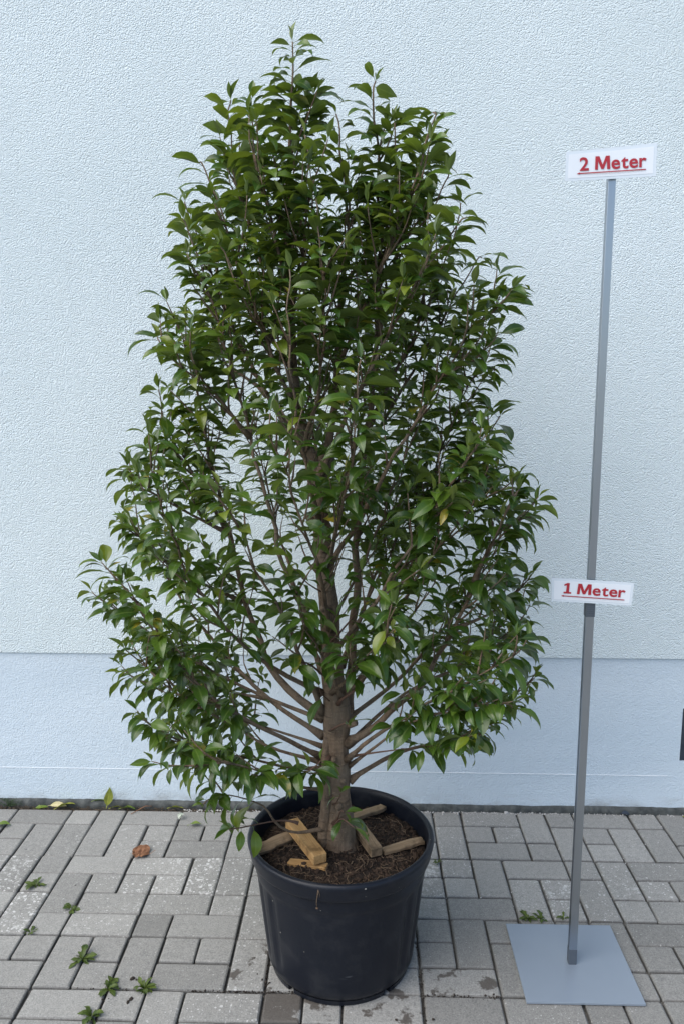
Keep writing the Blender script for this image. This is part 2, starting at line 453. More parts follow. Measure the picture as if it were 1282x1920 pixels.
BR=[
 (0.014,[(0.247,-0.765,0.681),(0.124,-0.735,0.776),(0.042,-0.715,0.97),(0.002,-0.705,1.15),(-0.045,-0.685,1.339),(-0.081,-0.685,1.527),(-0.113,-0.705,1.67),(-0.156,-0.715,1.695)]),
 (0.01,[(0.245,-0.765,0.867),(0.166,-0.795,1.047),(0.118,-0.815,1.223),(0.077,-0.825,1.403),(0.033,-0.845,1.576),(-0.012,-0.845,1.743),(-0.061,-0.825,1.875),(-0.08,-0.815,1.929)]),
 (0.009,[(0.242,-0.775,0.577),(0.135,-0.845,0.665),(0.028,-0.915,0.763),(-0.072,-0.965,0.886),(-0.159,-0.985,1.03),(-0.222,-0.965,1.11),(-0.246,-0.965,1.12)]),
 (0.007,[(0.242,-0.765,0.557),(0.092,-0.715,0.576),(-0.03,-0.665,0.628),(-0.163,-0.645,0.679),(-0.264,-0.645,0.731),(-0.343,-0.645,0.768)]),
 (0.006,[(0.245,-0.775,0.548),(0.157,-0.815,0.566),(0.041,-0.845,0.608),(-0.074,-0.865,0.644),(-0.165,-0.865,0.698),(-0.235,-0.865,0.76)]),
 (0.01,[(0.244,-0.745,0.621),(0.081,-0.615,0.669),(-0.082,-0.515,0.804),(-0.226,-0.465,0.978),(-0.305,-0.465,1.165),(-0.315,-0.485,1.35)]),
 (0.009,[(0.24,-0.775,0.75),(0.09,-0.885,0.885),(-0.014,-0.985,1.056),(-0.074,-1.015,1.206),(-0.105,-1.015,1.323),(-0.121,-0.985,1.418)]),
 (0.008,[(0.245,-0.765,0.674),(0.065,-0.715,0.724),(-0.122,-0.685,0.814),(-0.227,-0.705,0.893),(-0.31,-0.745,0.975),(-0.34,-0.765,1.008)]),
 (0.006,[(0.244,-0.785,0.494),(0.164,-0.885,0.559),(0.097,-0.965,0.634),(0.029,-1.005,0.672),(-0.045,-1.005,0.658),(-0.077,-1.005,0.605)]),
 (0.006,[(0.248,-0.795,0.388),(0.164,-0.825,0.397),(0.095,-0.865,0.491),(0.024,-0.915,0.545),(-0.018,-0.965,0.558),(-0.044,-0.965,0.531)]),
 (0.0035,[(0.184,-0.825,0.42),(0.132,-0.845,0.436),(0.047,-0.905,0.452),(-0.005,-0.945,0.468)]),
 (0.01,[(0.206,-0.775,1.361),(0.104,-0.715,1.501),(0.006,-0.665,1.686),(-0.06,-0.645,1.857),(-0.098,-0.645,1.959),(-0.107,-0.645,1.997)]),
 (0.008,[(0.187,-0.765,1.451),(0.123,-0.865,1.623),(0.072,-0.915,1.78),(0.029,-0.915,1.914),(-0.01,-0.885,1.998),(-0.03,-0.885,2.014)]),
 (0.008,[(0.175,-0.765,1.566),(0.122,-0.735,1.731),(0.07,-0.715,1.907),(0.036,-0.725,2.05),(0.021,-0.735,2.142),(0.041,-0.735,2.217)]),
 (0.007,[(0.17,-0.765,1.678),(0.147,-0.845,1.813),(0.115,-0.865,1.969),(0.097,-0.845,2.086),(0.088,-0.825,2.191)]),
 (0.013,[(0.308,-0.775,0.618),(0.393,-0.815,0.697),(0.488,-0.845,0.808),(0.561,-0.865,0.95),(0.608,-0.865,1.068),(0.659,-0.845,1.167),(0.73,-0.825,1.212),(0.766,-0.815,1.216)]),
 (0.009,[(0.312,-0.765,0.507),(0.431,-0.715,0.558),(0.591,-0.665,0.582),(0.694,-0.645,0.628),(0.763,-0.645,0.705),(0.827,-0.665,0.78)]),
 (0.008,[(0.306,-0.785,0.575),(0.398,-0.865,0.692),(0.494,-0.945,0.794),(0.586,-0.985,0.862),(0.679,-0.985,0.926),(0.738,-0.965,0.988)]),
 (0.01,[(0.291,-0.755,0.728),(0.359,-0.715,0.8),(0.414,-0.685,0.936),(0.469,-0.665,1.103),(0.522,-0.645,1.282),(0.574,-0.645,1.447),(0.635,-0.665,1.581),(0.68,-0.665,1.647)]),
 (0.004,[(0.312,-0.785,0.583),(0.424,-0.885,0.653),(0.555,-0.965,0.706),(0.607,-0.985,0.741),(0.631,-0.985,0.729)]),
 (0.009,[(0.298,-0.745,0.666),(0.434,-0.615,0.72),(0.572,-0.515,0.841),(0.681,-0.465,0.985),(0.751,-0.465,1.141),(0.78,-0.485,1.28)]),
 (0.009,[(0.267,-0.785,0.853),(0.369,-0.915,1.027),(0.46,-0.985,1.192),(0.536,-1.015,1.326),(0.59,-1.015,1.405),(0.624,-1.005,1.444)]),
 (0.01,[(0.253,-0.765,1.054),(0.343,-0.845,1.229),(0.439,-0.885,1.408),(0.521,-0.885,1.552),(0.604,-0.865,1.67),(0.671,-0.845,1.725),(0.707,-0.845,1.74)]),
 (0.01,[(0.237,-0.755,1.214),(0.356,-0.665,1.38),(0.465,-0.615,1.555),(0.558,-0.605,1.717),(0.622,-0.615,1.834),(0.663,-0.625,1.855)]),
 (0.009,[(0.239,-0.775,1.296),(0.305,-0.845,1.454),(0.388,-0.915,1.621),(0.476,-0.945,1.775),(0.543,-0.935,1.864),(0.585,-0.915,1.901)]),
 (0.017,[(0.301,-0.725,0.658),(0.317,-0.685,0.863),(0.327,-0.675,1.019),(0.332,-0.685,1.204),(0.355,-0.705,1.423),(0.373,-0.715,1.631),(0.381,-0.725,1.831),(0.374,-0.735,2.022),(0.366,-0.745,2.16),(0.367,-0.745,2.254)]),
 (0.014,[(0.234,-0.765,1.308),(0.267,-0.765,1.425),(0.28,-0.765,1.578),(0.29,-0.765,1.752),(0.302,-0.785,1.917),(0.29,-0.795,2.054),(0.272,-0.795,2.167)]),
 (0.008,[(0.28,-0.765,1.566),(0.352,-0.825,1.721),(0.422,-0.865,1.878),(0.467,-0.865,2.012),(0.488,-0.845,2.1),(0.495,-0.845,2.14)]),
 (0.007,[(0.29,-0.765,1.752),(0.365,-0.685,1.887),(0.443,-0.645,2.019),(0.507,-0.645,2.081),(0.552,-0.645,2.115)]),
 (0.008,[(0.355,-0.705,1.423),(0.464,-0.615,1.636),(0.546,-0.565,1.828),(0.585,-0.565,1.947),(0.587,-0.585,2.02)]),
 (0.007,[(0.373,-0.715,1.631),(0.415,-0.745,1.828),(0.425,-0.765,1.979),(0.412,-0.765,2.096),(0.407,-0.765,2.153)]),
 (0.008,[(0.265,-0.785,0.922),(0.245,-0.915,1.09),(0.207,-1.045,1.26),(0.167,-1.085,1.398),(0.147,-1.085,1.506)]),
 (0.008,[(0.254,-0.785,1.086),(0.295,-0.945,1.244),(0.32,-1.045,1.384),(0.33,-1.065,1.506),(0.341,-1.045,1.614)]),
 (0.008,[(0.239,-0.785,1.192),(0.21,-0.915,1.361),(0.193,-0.985,1.527),(0.185,-1.005,1.681),(0.189,-0.985,1.802)]),
 (0.008,[(0.206,-0.775,1.374),(0.245,-0.885,1.528),(0.26,-0.945,1.687),(0.249,-0.945,1.83),(0.236,-0.915,1.956)]),
 (0.006,[(0.268,-0.795,0.758),(0.357,-0.965,0.916),(0.402,-1.045,0.992),(0.435,-1.065,1.034)]),
 (0.005,[(0.284,-0.795,0.73),(0.335,-0.855,0.803),(0.383,-0.885,0.888),(0.407,-0.905,0.96)]),
 (0.005,[(0.263,-0.805,0.592),(0.235,-0.865,0.578),(0.2,-0.925,0.615),(0.178,-0.965,0.641)]),
 (0.004,[(0.272,-0.805,0.409),(0.294,-0.865,0.48),(0.314,-0.885,0.48)]),
 (0.009,[(0.243,-0.735,0.792),(0.168,-0.565,0.93),(0.1,-0.465,1.121),(0.054,-0.445,1.318),(0.03,-0.465,1.498)]),
 (0.009,[(0.29,-0.715,0.8),(0.36,-0.545,0.941),(0.419,-0.465,1.139),(0.463,-0.445,1.335),(0.489,-0.465,1.499)]),
 (0.008,[(0.237,-0.745,1.158),(0.215,-0.585,1.36),(0.198,-0.525,1.584),(0.184,-0.525,1.779),(0.181,-0.565,1.935)]),
 (0.008,[(0.252,-0.745,1.021),(0.285,-0.565,1.243),(0.356,-0.505,1.47),(0.412,-0.505,1.67),(0.451,-0.545,1.831)]),
 (0.006,[(0.169,-0.765,1.678),(0.209,-0.865,1.833),(0.217,-0.885,1.975),(0.21,-0.865,2.101)]),
 (0.006,[(0.175,-0.765,1.566),(0.11,-0.945,1.664),(0.06,-0.985,1.77),(0.028,-0.985,1.846)]),
 (0.006,[(0.381,-0.725,1.831),(0.47,-0.845,1.881),(0.518,-0.885,1.962),(0.532,-0.885,2.006)]),
 (0.01,[(0.247,-0.765,0.681),(0.191,-0.865,0.893),(0.127,-0.965,1.076),(0.071,-1.045,1.236),(0.031,-1.065,1.352)]),
 (0.008,[(0.305,-0.765,0.602),(0.461,-0.645,0.701),(0.628,-0.565,0.765),(0.76,-0.545,0.898),(0.81,-0.565,1.025)]),
 (0.006,[(0.241,-0.745,0.592),(0.055,-0.645,0.605),(-0.092,-0.565,0.615),(-0.19,-0.545,0.566),(-0.238,-0.545,0.508)]),
 (0.006,[(0.305,-0.765,0.543),(0.447,-0.915,0.728),(0.561,-1.005,0.807),(0.652,-1.025,0.829),(0.706,-1.025,0.805)]),
 (0.007,[(0.4,-0.705,0.941),(0.48,-0.715,1.085),(0.569,-0.735,1.213),(0.648,-0.765,1.303),(0.688,-0.785,1.348)]),
 (0.007,[(0.41,-0.805,0.943),(0.496,-0.845,1.101),(0.579,-0.865,1.221),(0.646,-0.865,1.277),(0.689,-0.865,1.29)]),
 (0.006,[(0.469,-0.665,1.103),(0.583,-0.605,1.235),(0.665,-0.605,1.335),(0.708,-0.625,1.385)]),
 (0.006,[(0.292,-0.795,0.744),(0.242,-0.865,0.893),(0.198,-0.945,1.034),(0.172,-0.985,1.13)]),
 (0.006,[(0.305,-0.785,0.755),(0.397,-0.845,0.875),(0.48,-0.905,1.025),(0.525,-0.935,1.121)]),
 (0.008,[(0.002,-0.705,1.15),(-0.085,-0.665,1.282),(-0.156,-0.645,1.391),(-0.175,-0.665,1.494),(-0.174,-0.685,1.547)]),
 (0.007,[(0.077,-0.825,1.403),(0.002,-0.885,1.503),(-0.065,-0.905,1.562),(-0.116,-0.885,1.622),(-0.132,-0.865,1.647)]),
 (0.008,[(0.469,-0.665,1.103),(0.557,-0.715,1.25),(0.63,-0.745,1.36),(0.67,-0.765,1.439),(0.675,-0.765,1.471)]),
 (0.007,[(0.608,-0.865,1.068),(0.648,-0.905,1.19),(0.688,-0.905,1.277),(0.715,-0.885,1.311)]),
 (0.007,[(0.521,-0.885,1.552),(0.583,-0.865,1.576),(0.634,-0.845,1.564),(0.653,-0.845,1.552)]),
 (0.007,[(0.104,-0.715,1.501),(-0.016,-0.625,1.582),(-0.119,-0.585,1.678),(-0.174,-0.585,1.692)]),
 (0.007,[(0.002,-0.705,1.15),(-0.097,-0.745,1.211),(-0.179,-0.785,1.269),(-0.238,-0.805,1.298)]),
 (0.007,[(0.035,-0.715,0.97),(-0.098,-0.765,1.051),(-0.185,-0.825,1.157),(-0.242,-0.845,1.213)]),
 (0.006,[(0.028,-0.915,0.763),(-0.105,-0.885,0.79),(-0.211,-0.865,0.875),(-0.255,-0.865,0.915)]),
 (0.006,[(0.081,-0.615,0.669),(-0.045,-0.565,0.679),(-0.168,-0.545,0.765),(-0.257,-0.545,0.827)]),
 (0.007,[(0.561,-0.865,0.95),(0.657,-0.815,0.975),(0.725,-0.785,1.022),(0.766,-0.765,1.085)]),
 (0.006,[(0.488,-0.845,0.808),(0.612,-0.785,0.842),(0.714,-0.725,0.893),(0.801,-0.705,0.859)]),
 (0.006,[(0.263,-0.735,0.907),(0.37,-0.745,1.146),(0.433,-0.765,1.335),(0.482,-0.785,1.452),(0.505,-0.785,1.553)]),
 (0.006,[(0.317,-0.685,0.863),(0.401,-0.605,1.046),(0.473,-0.565,1.185),(0.559,-0.545,1.3)]),
]

TR= [(0.288, -0.765, 0.315, 0.047), (0.282, -0.765, 0.409, 0.04), (0.28, -0.765, 0.484, 0.035), (0.278, -0.765, 0.602, 0.033), (0.279, -0.765, 0.703, 0.034), (0.267, -0.765, 0.817, 0.027), (0.261, -0.765, 0.958, 0.024), (0.247, -0.765, 1.095, 0.0225), (0.238, -0.765, 1.229, 0.0215), (0.23, -0.765, 1.308, 0.021), (0.206, -0.765, 1.373, 0.017), (0.189, -0.765, 1.451, 0.0145), (0.174, -0.765, 1.553, 0.0125), (0.169, -0.765, 1.678, 0.011), (0.165, -0.765, 1.801, 0.0095), (0.165, -0.765, 1.921, 0.008), (0.168, -0.765, 2.039, 0.006), (0.173, -0.765, 2.155, 0.0045), (0.179, -0.765, 2.257, 0.003), (0.178, -0.765, 2.326, 0.0018)]

# ------------------------------------------------------------------ ground and paving
gm = MB(); gm.add([(-60, -80, -0.09), (60, -80, -0.09), (60, 1.0, -0.09), (-60, 1.0, -0.09)], [(0, 1, 2, 3)])
ground = tag(gm.build('ground', M_GROUND, smooth=False), kind='structure')

pavement = MB()
pavement.add([(-5.5, -5.2, -0.0135), (6.2, -5.2, -0.0135), (6.2, 0.02, -0.0135), (-5.5, 0.02, -0.0135)], [(0, 1, 2, 3)])
pavement.add([(-5.5, -5.2, -0.088), (6.2, -5.2, -0.088), (6.2, -5.2, -0.0135), (-5.5, -5.2, -0.0135)], [(0, 1, 2, 3)])
pavement = tag(pavement.build('pavement', M_BED, smooth=False), kind='structure')

# stones on a 10 cm grid: column, row (0 = against the wall), then the kind of stone
STONES = """
S: -9 1,-9 2,-9 3,-6 2,-7 0,-4 1,-4 2,-3 1,-2 1,-7 3,-7 4,-5 4,-4 4,-3 4,0 3,0 4,-1 5,-8 5,-8 6,-6 6,-3 6,-7 7,-6 7,-4 7,-4 8,-2 7,-1 7,1 7,1 8,-6 9,-7 9,-3 9,1 9,2 9,-1 0
S: 4 6,4 7,5 6,5 7,7 6,8 6,9 6,11 7,10 8,9 9,10 9,11 9,5 2,5 3,5 4,5 5,6 0,6 3,6 4,7 1,8 1,9 2,10 0,11 1,11 2,13 0,14 2,10 3,9 4,9 5,12 4,13 4,11 5
V: -8 1,-7 1,-6 0,-5 1,-8 3,-6 4,-2 3,-1 1,-1 3,0 5,-7 5,-5 7,-3 7,0 7,-2 9
V: 6 6,7 7,10 6,5 0,6 1,7 3,8 4,9 0,10 1,12 1,13 1,14 0,11 3,10 4
H: -9 0,-11 0,-5 0,-3 0,-3 2,-6 3,-4 3,-5 5,-3 5,-5 6,-2 6,-2 8,-7 8,-5 9,-1 9,3 9,3 8
H: 5 8,5 9,11 6,11 8,7 9,6 5,7 0,7 2,8 3,11 0,12 3,12 5
"""
cells, stones = {}, []
def put(c, r, w, h):
    for i in range(c, c + w):
        for j in range(r, r + h):
            if (i, j) in cells: return False
    for i in range(c, c + w):
        for j in range(r, r + h):
            cells[(i, j)] = len(stones)
    stones.append((c, r, w, h))
    return True
for ln in STONES.strip().split('\n'):
    k, body = ln.split(': ')
    w, h = {'S': (1, 1), 'V': (1, 2), 'H': (2, 1)}[k]
    for it in body.split(','):
        c, r = map(int, it.split())
        if not put(c, r, w, h): print('paver overlap', k, c, r)
prng = random.Random(21)
for r in range(0, 50):
    for c in range(-50, 57):
        if (c, r) in cells: continue
        opts = [(2, 1), (1, 2), (1, 2), (2, 1), (1, 1)]
        prng.shuffle(opts)
        for w, h in opts + [(1, 1)]:
            if put(c, r, w, h): break

def stone_geo(w, h, seed):
    g = random.Random(seed)
    jx, jy = 0.0026, 0.0026
    X0, X1, Y0, Y1 = jx, w * 0.1 - jx, -h * 0.1 + jy, -jy
    def ring(inset, z, cr):
        x0, x1, y0, y1 = X0 + inset, X1 - inset, Y0 + inset, Y1 - inset
        return [(x0 + cr, y0, z), (x1 - cr, y0, z), (x1, y0 + cr, z), (x1, y1 - cr, z), (x1 - cr, y1, z), (x0 + cr, y1, z), (x0, y1 - cr, z), (x0, y0 + cr, z)]
    v = ring(0, -0.06, 0.003) + ring(0.0, -0.0052, 0.003) + ring(0.0014, -0.0020, 0.0036) + ring(0.0048, 0, 0.0045)
    v = [(x + g.uniform(-.0011, .0011), y + g.uniform(-.0011, .0011), z) for x, y, z in v]
    f = [(k, (k + 1) % 8, 8 + (k + 1) % 8, 8 + k) for k in range(8)]
    f += [(8 + k, 8 + (k + 1) % 8, 16 + (k + 1) % 8, 16 + k) for k in range(8)]
    f += [(16 + k, 16 + (k + 1) % 8, 24 + (k + 1) % 8, 24 + k) for k in range(8)]
    f += [tuple(24 + k for k in range(8))]
    rim = [1.0] * 8 + [1.0] * 8 + [0.55] * 8 + [0.0] * 8
    return v, f, rim
stone_mesh = {}
for w, h in ((1, 1), (1, 2), (2, 1)):
    for s in range(4):
        mb = MB(); v, f, rim = stone_geo(w, h, s * 10 + w + 3 * h); mb.add(v, f, rim=rim)
        me = mb.mesh('paver', smooth=False); me.materials.append(M_PAVER)
        stone_mesh[(w, h, s)] = me

def lag(c, r):
    """the first courses near the left drift away from the wall a little"""
    return -0.025 * min(1, max(0, (6 - c) / 10)) * max(0.0, (6 - r) / 6)
BLOOM = {(-7, 5): 1.0, (-7, 4): .1, (-2, 3): 1.0, (-3, 4): .8, (-4, 4): .7, (-4, 3): .7, (-8, 3): .8, (-1, 3): .6, (-5, 4): .55, (5, 3): 1.0, (5, 4): .7, (6, 3): .5, (9, 4): .9, (-3, 5): .5, (-5, 5): .4,
         (9, 5): .8, (7, 0): .4, (12, 3): .5, (11, 3): .5, (10, 4): .5, (-5, 6): .4, (0, 5): .5, (-1, 9): .55, (0, 7): .5, (12, 4): .6, (-9, 3): .8, (11, 6): .3, (0, 4): .6, (-5, 1): .4, (-4, 2): .5, (4, 8): .5}
DAMP = {(1, 9): 0.72, (2, 9): 0.42, (3, 9): 0.16, (5, 8): 0.17, (3, 8): 0.2, (1, 8): 0.2, (0, 7): .06}
def view_rank(s):
    c, r, w, h = s
    x, y = (c + w / 2) * 0.1, -(r + h / 2) * 0.1
    d = y + 2.7354
    inside = -0.2 < 1 and abs((x - 0.3405) / max(d, .05) - 0.02) < 0.44 and d > 1.62
    return (0 if inside else 1, abs(x - 0.3) + max(0, -y - 0.9))
order = sorted(range(len(stones)), key=lambda i: view_rank(stones[i]))
singles = set(order[:296])
rest = MB()
for i, (c, r, w, h) in enumerate(stones):
    g = random.Random(i * 13 + 5)
    loc = Vector((c * 0.1 + g.uniform(-.0012, .0012), -r * 0.1 + lag(c, r) + g.uniform(-.0012, .0012), g.uniform(-.0012, .0012)))
    rot = (g.gauss(0, .006), g.gauss(0, .006), g.gauss(0, .005))
    if i in singles:
        o = link('paver', stone_mesh[(w, h, g.randrange(4))], None, pavement)
        o.location = loc; o.rotation_euler = rot
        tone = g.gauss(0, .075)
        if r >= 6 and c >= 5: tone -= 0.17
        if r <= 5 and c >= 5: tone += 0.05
        bl = BLOOM.get((c, r), g.choice([0.0, 0.1, 0.15, 0.25, 0.4]) * (1.0 if 1 <= r <= 6 else 0.5))
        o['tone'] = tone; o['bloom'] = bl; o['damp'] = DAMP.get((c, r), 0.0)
    elif r < 46:
        v, f, rim = stone_geo(w, h, i)
        rest.add([(Vector(p) + loc) for p in v], f, rim=rim)
far = rest.build('outer_pavers', M_PAVER, pavement, smooth=False)
tag(far, kind='stuff')

# ------------------------------------------------------------------ the house wall
wall = tag(empty('house_wall', (0.3, 0.1, 0)), 'pale blue-white stucco house wall above a smoother painted plinth', 'wall')
wall.location = (0, 0, 0)
mb = MB(); mb.box(-7, 8, 0.0, 0.3, 0.5815, 5.6, 0.0015); mb.build('stucco_panel', M_STUCCO, wall, smooth=False)
WX0, WX1, WZ0, WZ1 = 1.4775, 2.27, 0.20, 0.398          # cellar vent opening
mb = MB()
mb.box(-7, WX0, 0.0065, 0.3, 0.020, 0.5808); mb.box(WX1, 8, 0.0065, 0.3, 0.020, 0.5808)
mb.box(WX0, WX1, 0.0065, 0.3, 0.020, WZ0); mb.box(WX0, WX1, 0.0065, 0.3, WZ1, 0.5808)
mb.build('plinth', M_PLINTH, wall, smooth=False)
# thin paint bead where two coats meet
mb = MB()
xs = [-3 + i * 0.03 for i in range(150)]
prev = None
for x in xs:
    if WX0 - 0.02 < x: break
    q = 0.144 + 0.0008 * math.sin(x * 3) + 0.0004 * noise.noise((x * 20, 0, 0))
    k = 0.0012 + 0.0004 * noise.noise((x * 9, 3, 0))
    ring = [(x, 0.0072, q - k), (x, 0.0050, q), (x, 0.0072, q + k)]
    n = len(mb.v); mb.v += ring
    if prev is not None: mb.f += [(prev, n, n + 1, prev + 1), (prev + 1, n + 1, n + 2, prev + 2)]
    prev = n
M_BEAD = mat_noise('bead paint', (0.80, 0.83, 0.86), (0.86, 0.88, 0.9), 20, 0.8, 0.1)
mb.build('paint_bead', M_BEAD, wall)
# dimpled waterproof membrane at the foot
mb = MB()
NX = 560
for i in range(NX + 1):
    x = -1.9 + i * 4.3 / NX
    lump = 0.5 + 0.5 * math.sin(x * 2 * math.pi / 0.042 + 1.5 * noise.noise((x * 5, 0, 0)))
    n1 = noise.noise((x * 14, 1.7, 0))
    top = 0.0225 + 0.003 * n1 + 0.0012 * noise.noise((x * 60, 4, 0))
    for j, (z, y) in enumerate(((-0.05, -0.004), (-0.005, -0.006), (0.008, -0.007), (0.016, -0.0045), (top, -0.001), (top + 0.0005, 0.012))):
        yy = y - 0.0035 * lump * (1 if 0 < j < 4 else 0.2) + 0.002 * noise.noise((x * 45, z * 60, 5))
        mb.v.append((x, yy, z))
for i in range(NX):
    for j in range(5):
        a = i * 6 + j
        mb.f.append((a, a + 6, a + 7, a + 1))
mb.build('membrane', M_MEMB, wall)
# low dark vent cut by the right edge of the view
M_FRAME = mat_noise('dark grey frame', (0.028, 0.036, 0.05), (0.045, 0.055, 0.072), 14, 0.5, 0.1)
vent = MB()
for a in ((WX0, WX0 + .035, WZ0, WZ1), (WX1 - .035, WX1, WZ0, WZ1), (WX0 + .035, WX1 - .035, WZ0, WZ0 + .03), (WX0 + .035, WX1 - .035, WZ1 - .03, WZ1)):
    vent.box(a[0], a[1], 0.012, 0.06, a[2], a[3], 0.002)
vent = vent.build('cellar_window', M_FRAME, wall, smooth=False)
t = NT('cellar glass'); t.set(color=(0.03, 0.04, 0.05), rough=0.08, spec=0.6)
mb = MB(); mb.box(WX0 + .03, WX1 - .03, 0.04, 0.046, WZ0 + .025, WZ1 - .025); mb.build('pane', t.m, vent, smooth=False)

# ------------------------------------------------------------------ grit and litter along the wall foot
def pebble(mb, x, y, z, s, g):
    bm = bmesh.new()
    bmesh.ops.create_icosphere(bm, subdivisions=1, radius=s)
    M = Matrix.Translation((x, y, z)) @ Matrix.Rotation(g.uniform(0, 6), 4, 'Z') @ Matrix.Diagonal((g.uniform(.8, 1.4), g.uniform(.6, 1.1), g.uniform(.45, .9), 1))
    for q in bm.verts: q.co *= g.uniform(.75, 1.2)
    mb.from_bm(bm, M)
g = random.Random(3)
mb = MB()
for i in range(620):
    x = g.uniform(-0.3, 1.5)
    y = -abs(g.gauss(0, 0.006)) - 0.007
    dens = 1.0 if x < 1.06 else 0.35
    if x < 0.25: y -= 0.012
    if g.random() > dens: continue
    pebble(mb, x, y, -0.001 + g.uniform(0, .003), g.uniform(.0012, .0038), g)
for i in range(70):       # a few strays in the joints
    c = g.randrange(3, 15); x = c * 0.1 + g.gauss(0, .004); y = -g.uniform(0.0, 0.6)
    pebble(mb, x, y, -0.001, g.uniform(.001, .0026), g)
pebble(mb, 0.864, -0.012, 0.004, 0.008, g)
tag(mb.build('gravel', M_GRAVEL, smooth=False), kind='stuff')
mb = MB()
for i in range(1300):
    x = g.uniform(-1.7, 0.12)
    y = -g.uniform(0.006, 0.030)
    if g.random() < 0.5:
        pebble(mb, x, y, -0.010 + g.uniform(0, .006), g.uniform(.0015, .0045), g)
    else:
        a = g.uniform(0, 6.28); L = g.uniform(.006, .022)
        p0 = Vector((x, y, -0.004 + g.uniform(0, .006)))
        p1 = p0 + Vector((math.cos(a) * L, math.sin(a) * L * 0.4, g.uniform(-.002, .005)))
        mb.tube([p0, (p0 + p1) / 2 + Vector((0, 0, .001)), p1], [.0007, .0008, .0004], 4)
M_LITTER = mat_noise('rotted litter', (0.03, 0.024, 0.018), (0.15, 0.115, 0.08), 120, 0.95, 0.6, 0.003)
tag(mb.build('litter', M_LITTER, smooth=False), kind='stuff')
# earth in the joints
mb = MB()
for (c0, r0, c1, r1, n) in ((1, 9, 3, 9, 90), (0, 9, 1, 9, 60), (1, 7, 1, 9, 60), (-1, 9, 0, 9, 40), (5, 6, 5, 10, 40), (5, 9, 7, 9, 50), (-3, 9, -3, 10, 20), (-4, 9, -2, 9, 25)):
    for k in range(n):
        u = g.random()
        x = (c0 + (c1 - c0) * u) * .1 + g.gauss(0, .004); y = -(r0 + (r1 - r0) * u) * .1 + g.gauss(0, .004)
        pebble(mb, x, y, -0.001 + g.uniform(-.002, .001), g.uniform(.001, .003), g)
for (x, y, s) in ((-.247, -.865, .006), (-.236, -.868, .004), (-.23, -.935, .006), (-.236, -.945, .0055), (.09, -.86, .004), (.11, -.87, .003), (.075, -.84, .003), (.06, -.78, .003), (.43, -.985, .004), (.52, -.98, .004), (.5, -.945, .003)):
    pebble(mb, x, y, 0.002, s, g)
M_CRUMB = mat_noise('earth crumb', (0.016, 0.013, 0.011), (0.05, 0.04, 0.032), 150, 0.95)
tag(mb.build('soil_crumbs', M_CRUMB, smooth=False), kind='stuff')

# ------------------------------------------------------------------ the tub
PX, PY = 0.290, -0.760
pot = tag(empty('plant_tub', (PX, PY, 0)), 'large round black plastic tub with a thick rolled rim', 'plant pot')
H = 0.360
pot.scale = (1.045, 1.045, 1.012)
def pot_r(z): return 0.1815 + (0.2165 - 0.1815) * (z / 0.315) ** 0.92
mb = MB()
SEG = 192
zs = [0.013, 0.016, 0.022, 0.032, 0.045, 0.06, 0.075, 0.09, 0.11, 0.14, 0.17, 0.20, 0.23, 0.25, 0.262, 0.268, 0.274, 0.280, 0.29, 0.30, 0.309, 0.314]
vv, ff = [], []
FL = [math.radians(-90 + a) for a in (-66, -50, 52, 68, 118, 134, 170, 186, 222, 238)]
for z in zs:
    for k in range(SEG):
        a = 2 * math.pi * k / SEG
        r = pot_r(z)
        if z < 0.03: r -= 0.009 * ((0.03 - z) / 0.017) ** 1.3
        # a shallow panel step under the rim band, and pressed vertical flutes
        if z > 0.271: r += 0.0022 * min(1, (z - 0.271) / 0.006)
        fz = max(0, min(1, (z - 0.05) / 0.03)) * max(0, min(1, (0.270 - z) / 0.014))
        for f0 in FL:
            dd = (a - f0 + math.pi) % (2 * math.pi) - math.pi
            r -= 0.0048 * math.exp(-(dd / 0.055) ** 4) * fz
        vv.append((r * math.cos(a), r * math.sin(a), z))
for i in range(len(zs) - 1):
    for k in range(SEG):
        k2 = (k + 1) % SEG
        ff.append((i * SEG + k, i * SEG + k2, (i + 1) * SEG + k2, (i + 1) * SEG + k))
mb.add(vv, ff)
n = len(mb.v); mb.v.append((0, 0, 0.013)); mb.f += [(n, (k + 1) % SEG, k) for k in range(SEG)]
mb.build('tub_body', M_POT, pot)
mb = MB()
mb.lathe([(0.2185, 0.3135), (0.2230, 0.3125), (0.2262, 0.3145), (0.2275, 0.319), (0.2295, 0.330), (0.2325, 0.344), (0.2338, 0.351), (0.2325, 0.3565), (0.2290, 0.3598),
          (0.2245, 0.3605), (0.2205, 0.3585), (0.2180, 0.3535), (0.2165, 0.345), (0.2150, 0.33), (0.2120, 0.300), (0.2090, 0.27)], 160)
mb.build('rim', M_POT, pot)
for (a0, a1) in ((-128, -52), (-46, -8), (-172, -134), (8, 46), (60, 120), (134, 172)):
    mb = MB(); vv, ff = [], []
    N = 20
    prof = [(0.150, 0.016), (0.150, 0.0), (0.1725, 0.0), (0.1765, 0.003), (0.1785, 0.016)]
    for k in range(N + 1):
        a = R(a0 + (a1 - a0) * k / N)
        for (r, z) in prof: vv.append((r * math.cos(a), r * math.sin(a), z))
    m_ = len(prof)
    for k in range(N):
        for j in range(m_ - 1):
            ff.append((k * m_ + j, k * m_ + j + 1, (k + 1) * m_ + j + 1, (k + 1) * m_ + j))
    ff += [tuple(range(m_)), tuple(N * m_ + j for j in range(m_))[::-1]]
    mb.add(vv, ff)
    mb.build('foot', M_POT, pot, smooth=False)

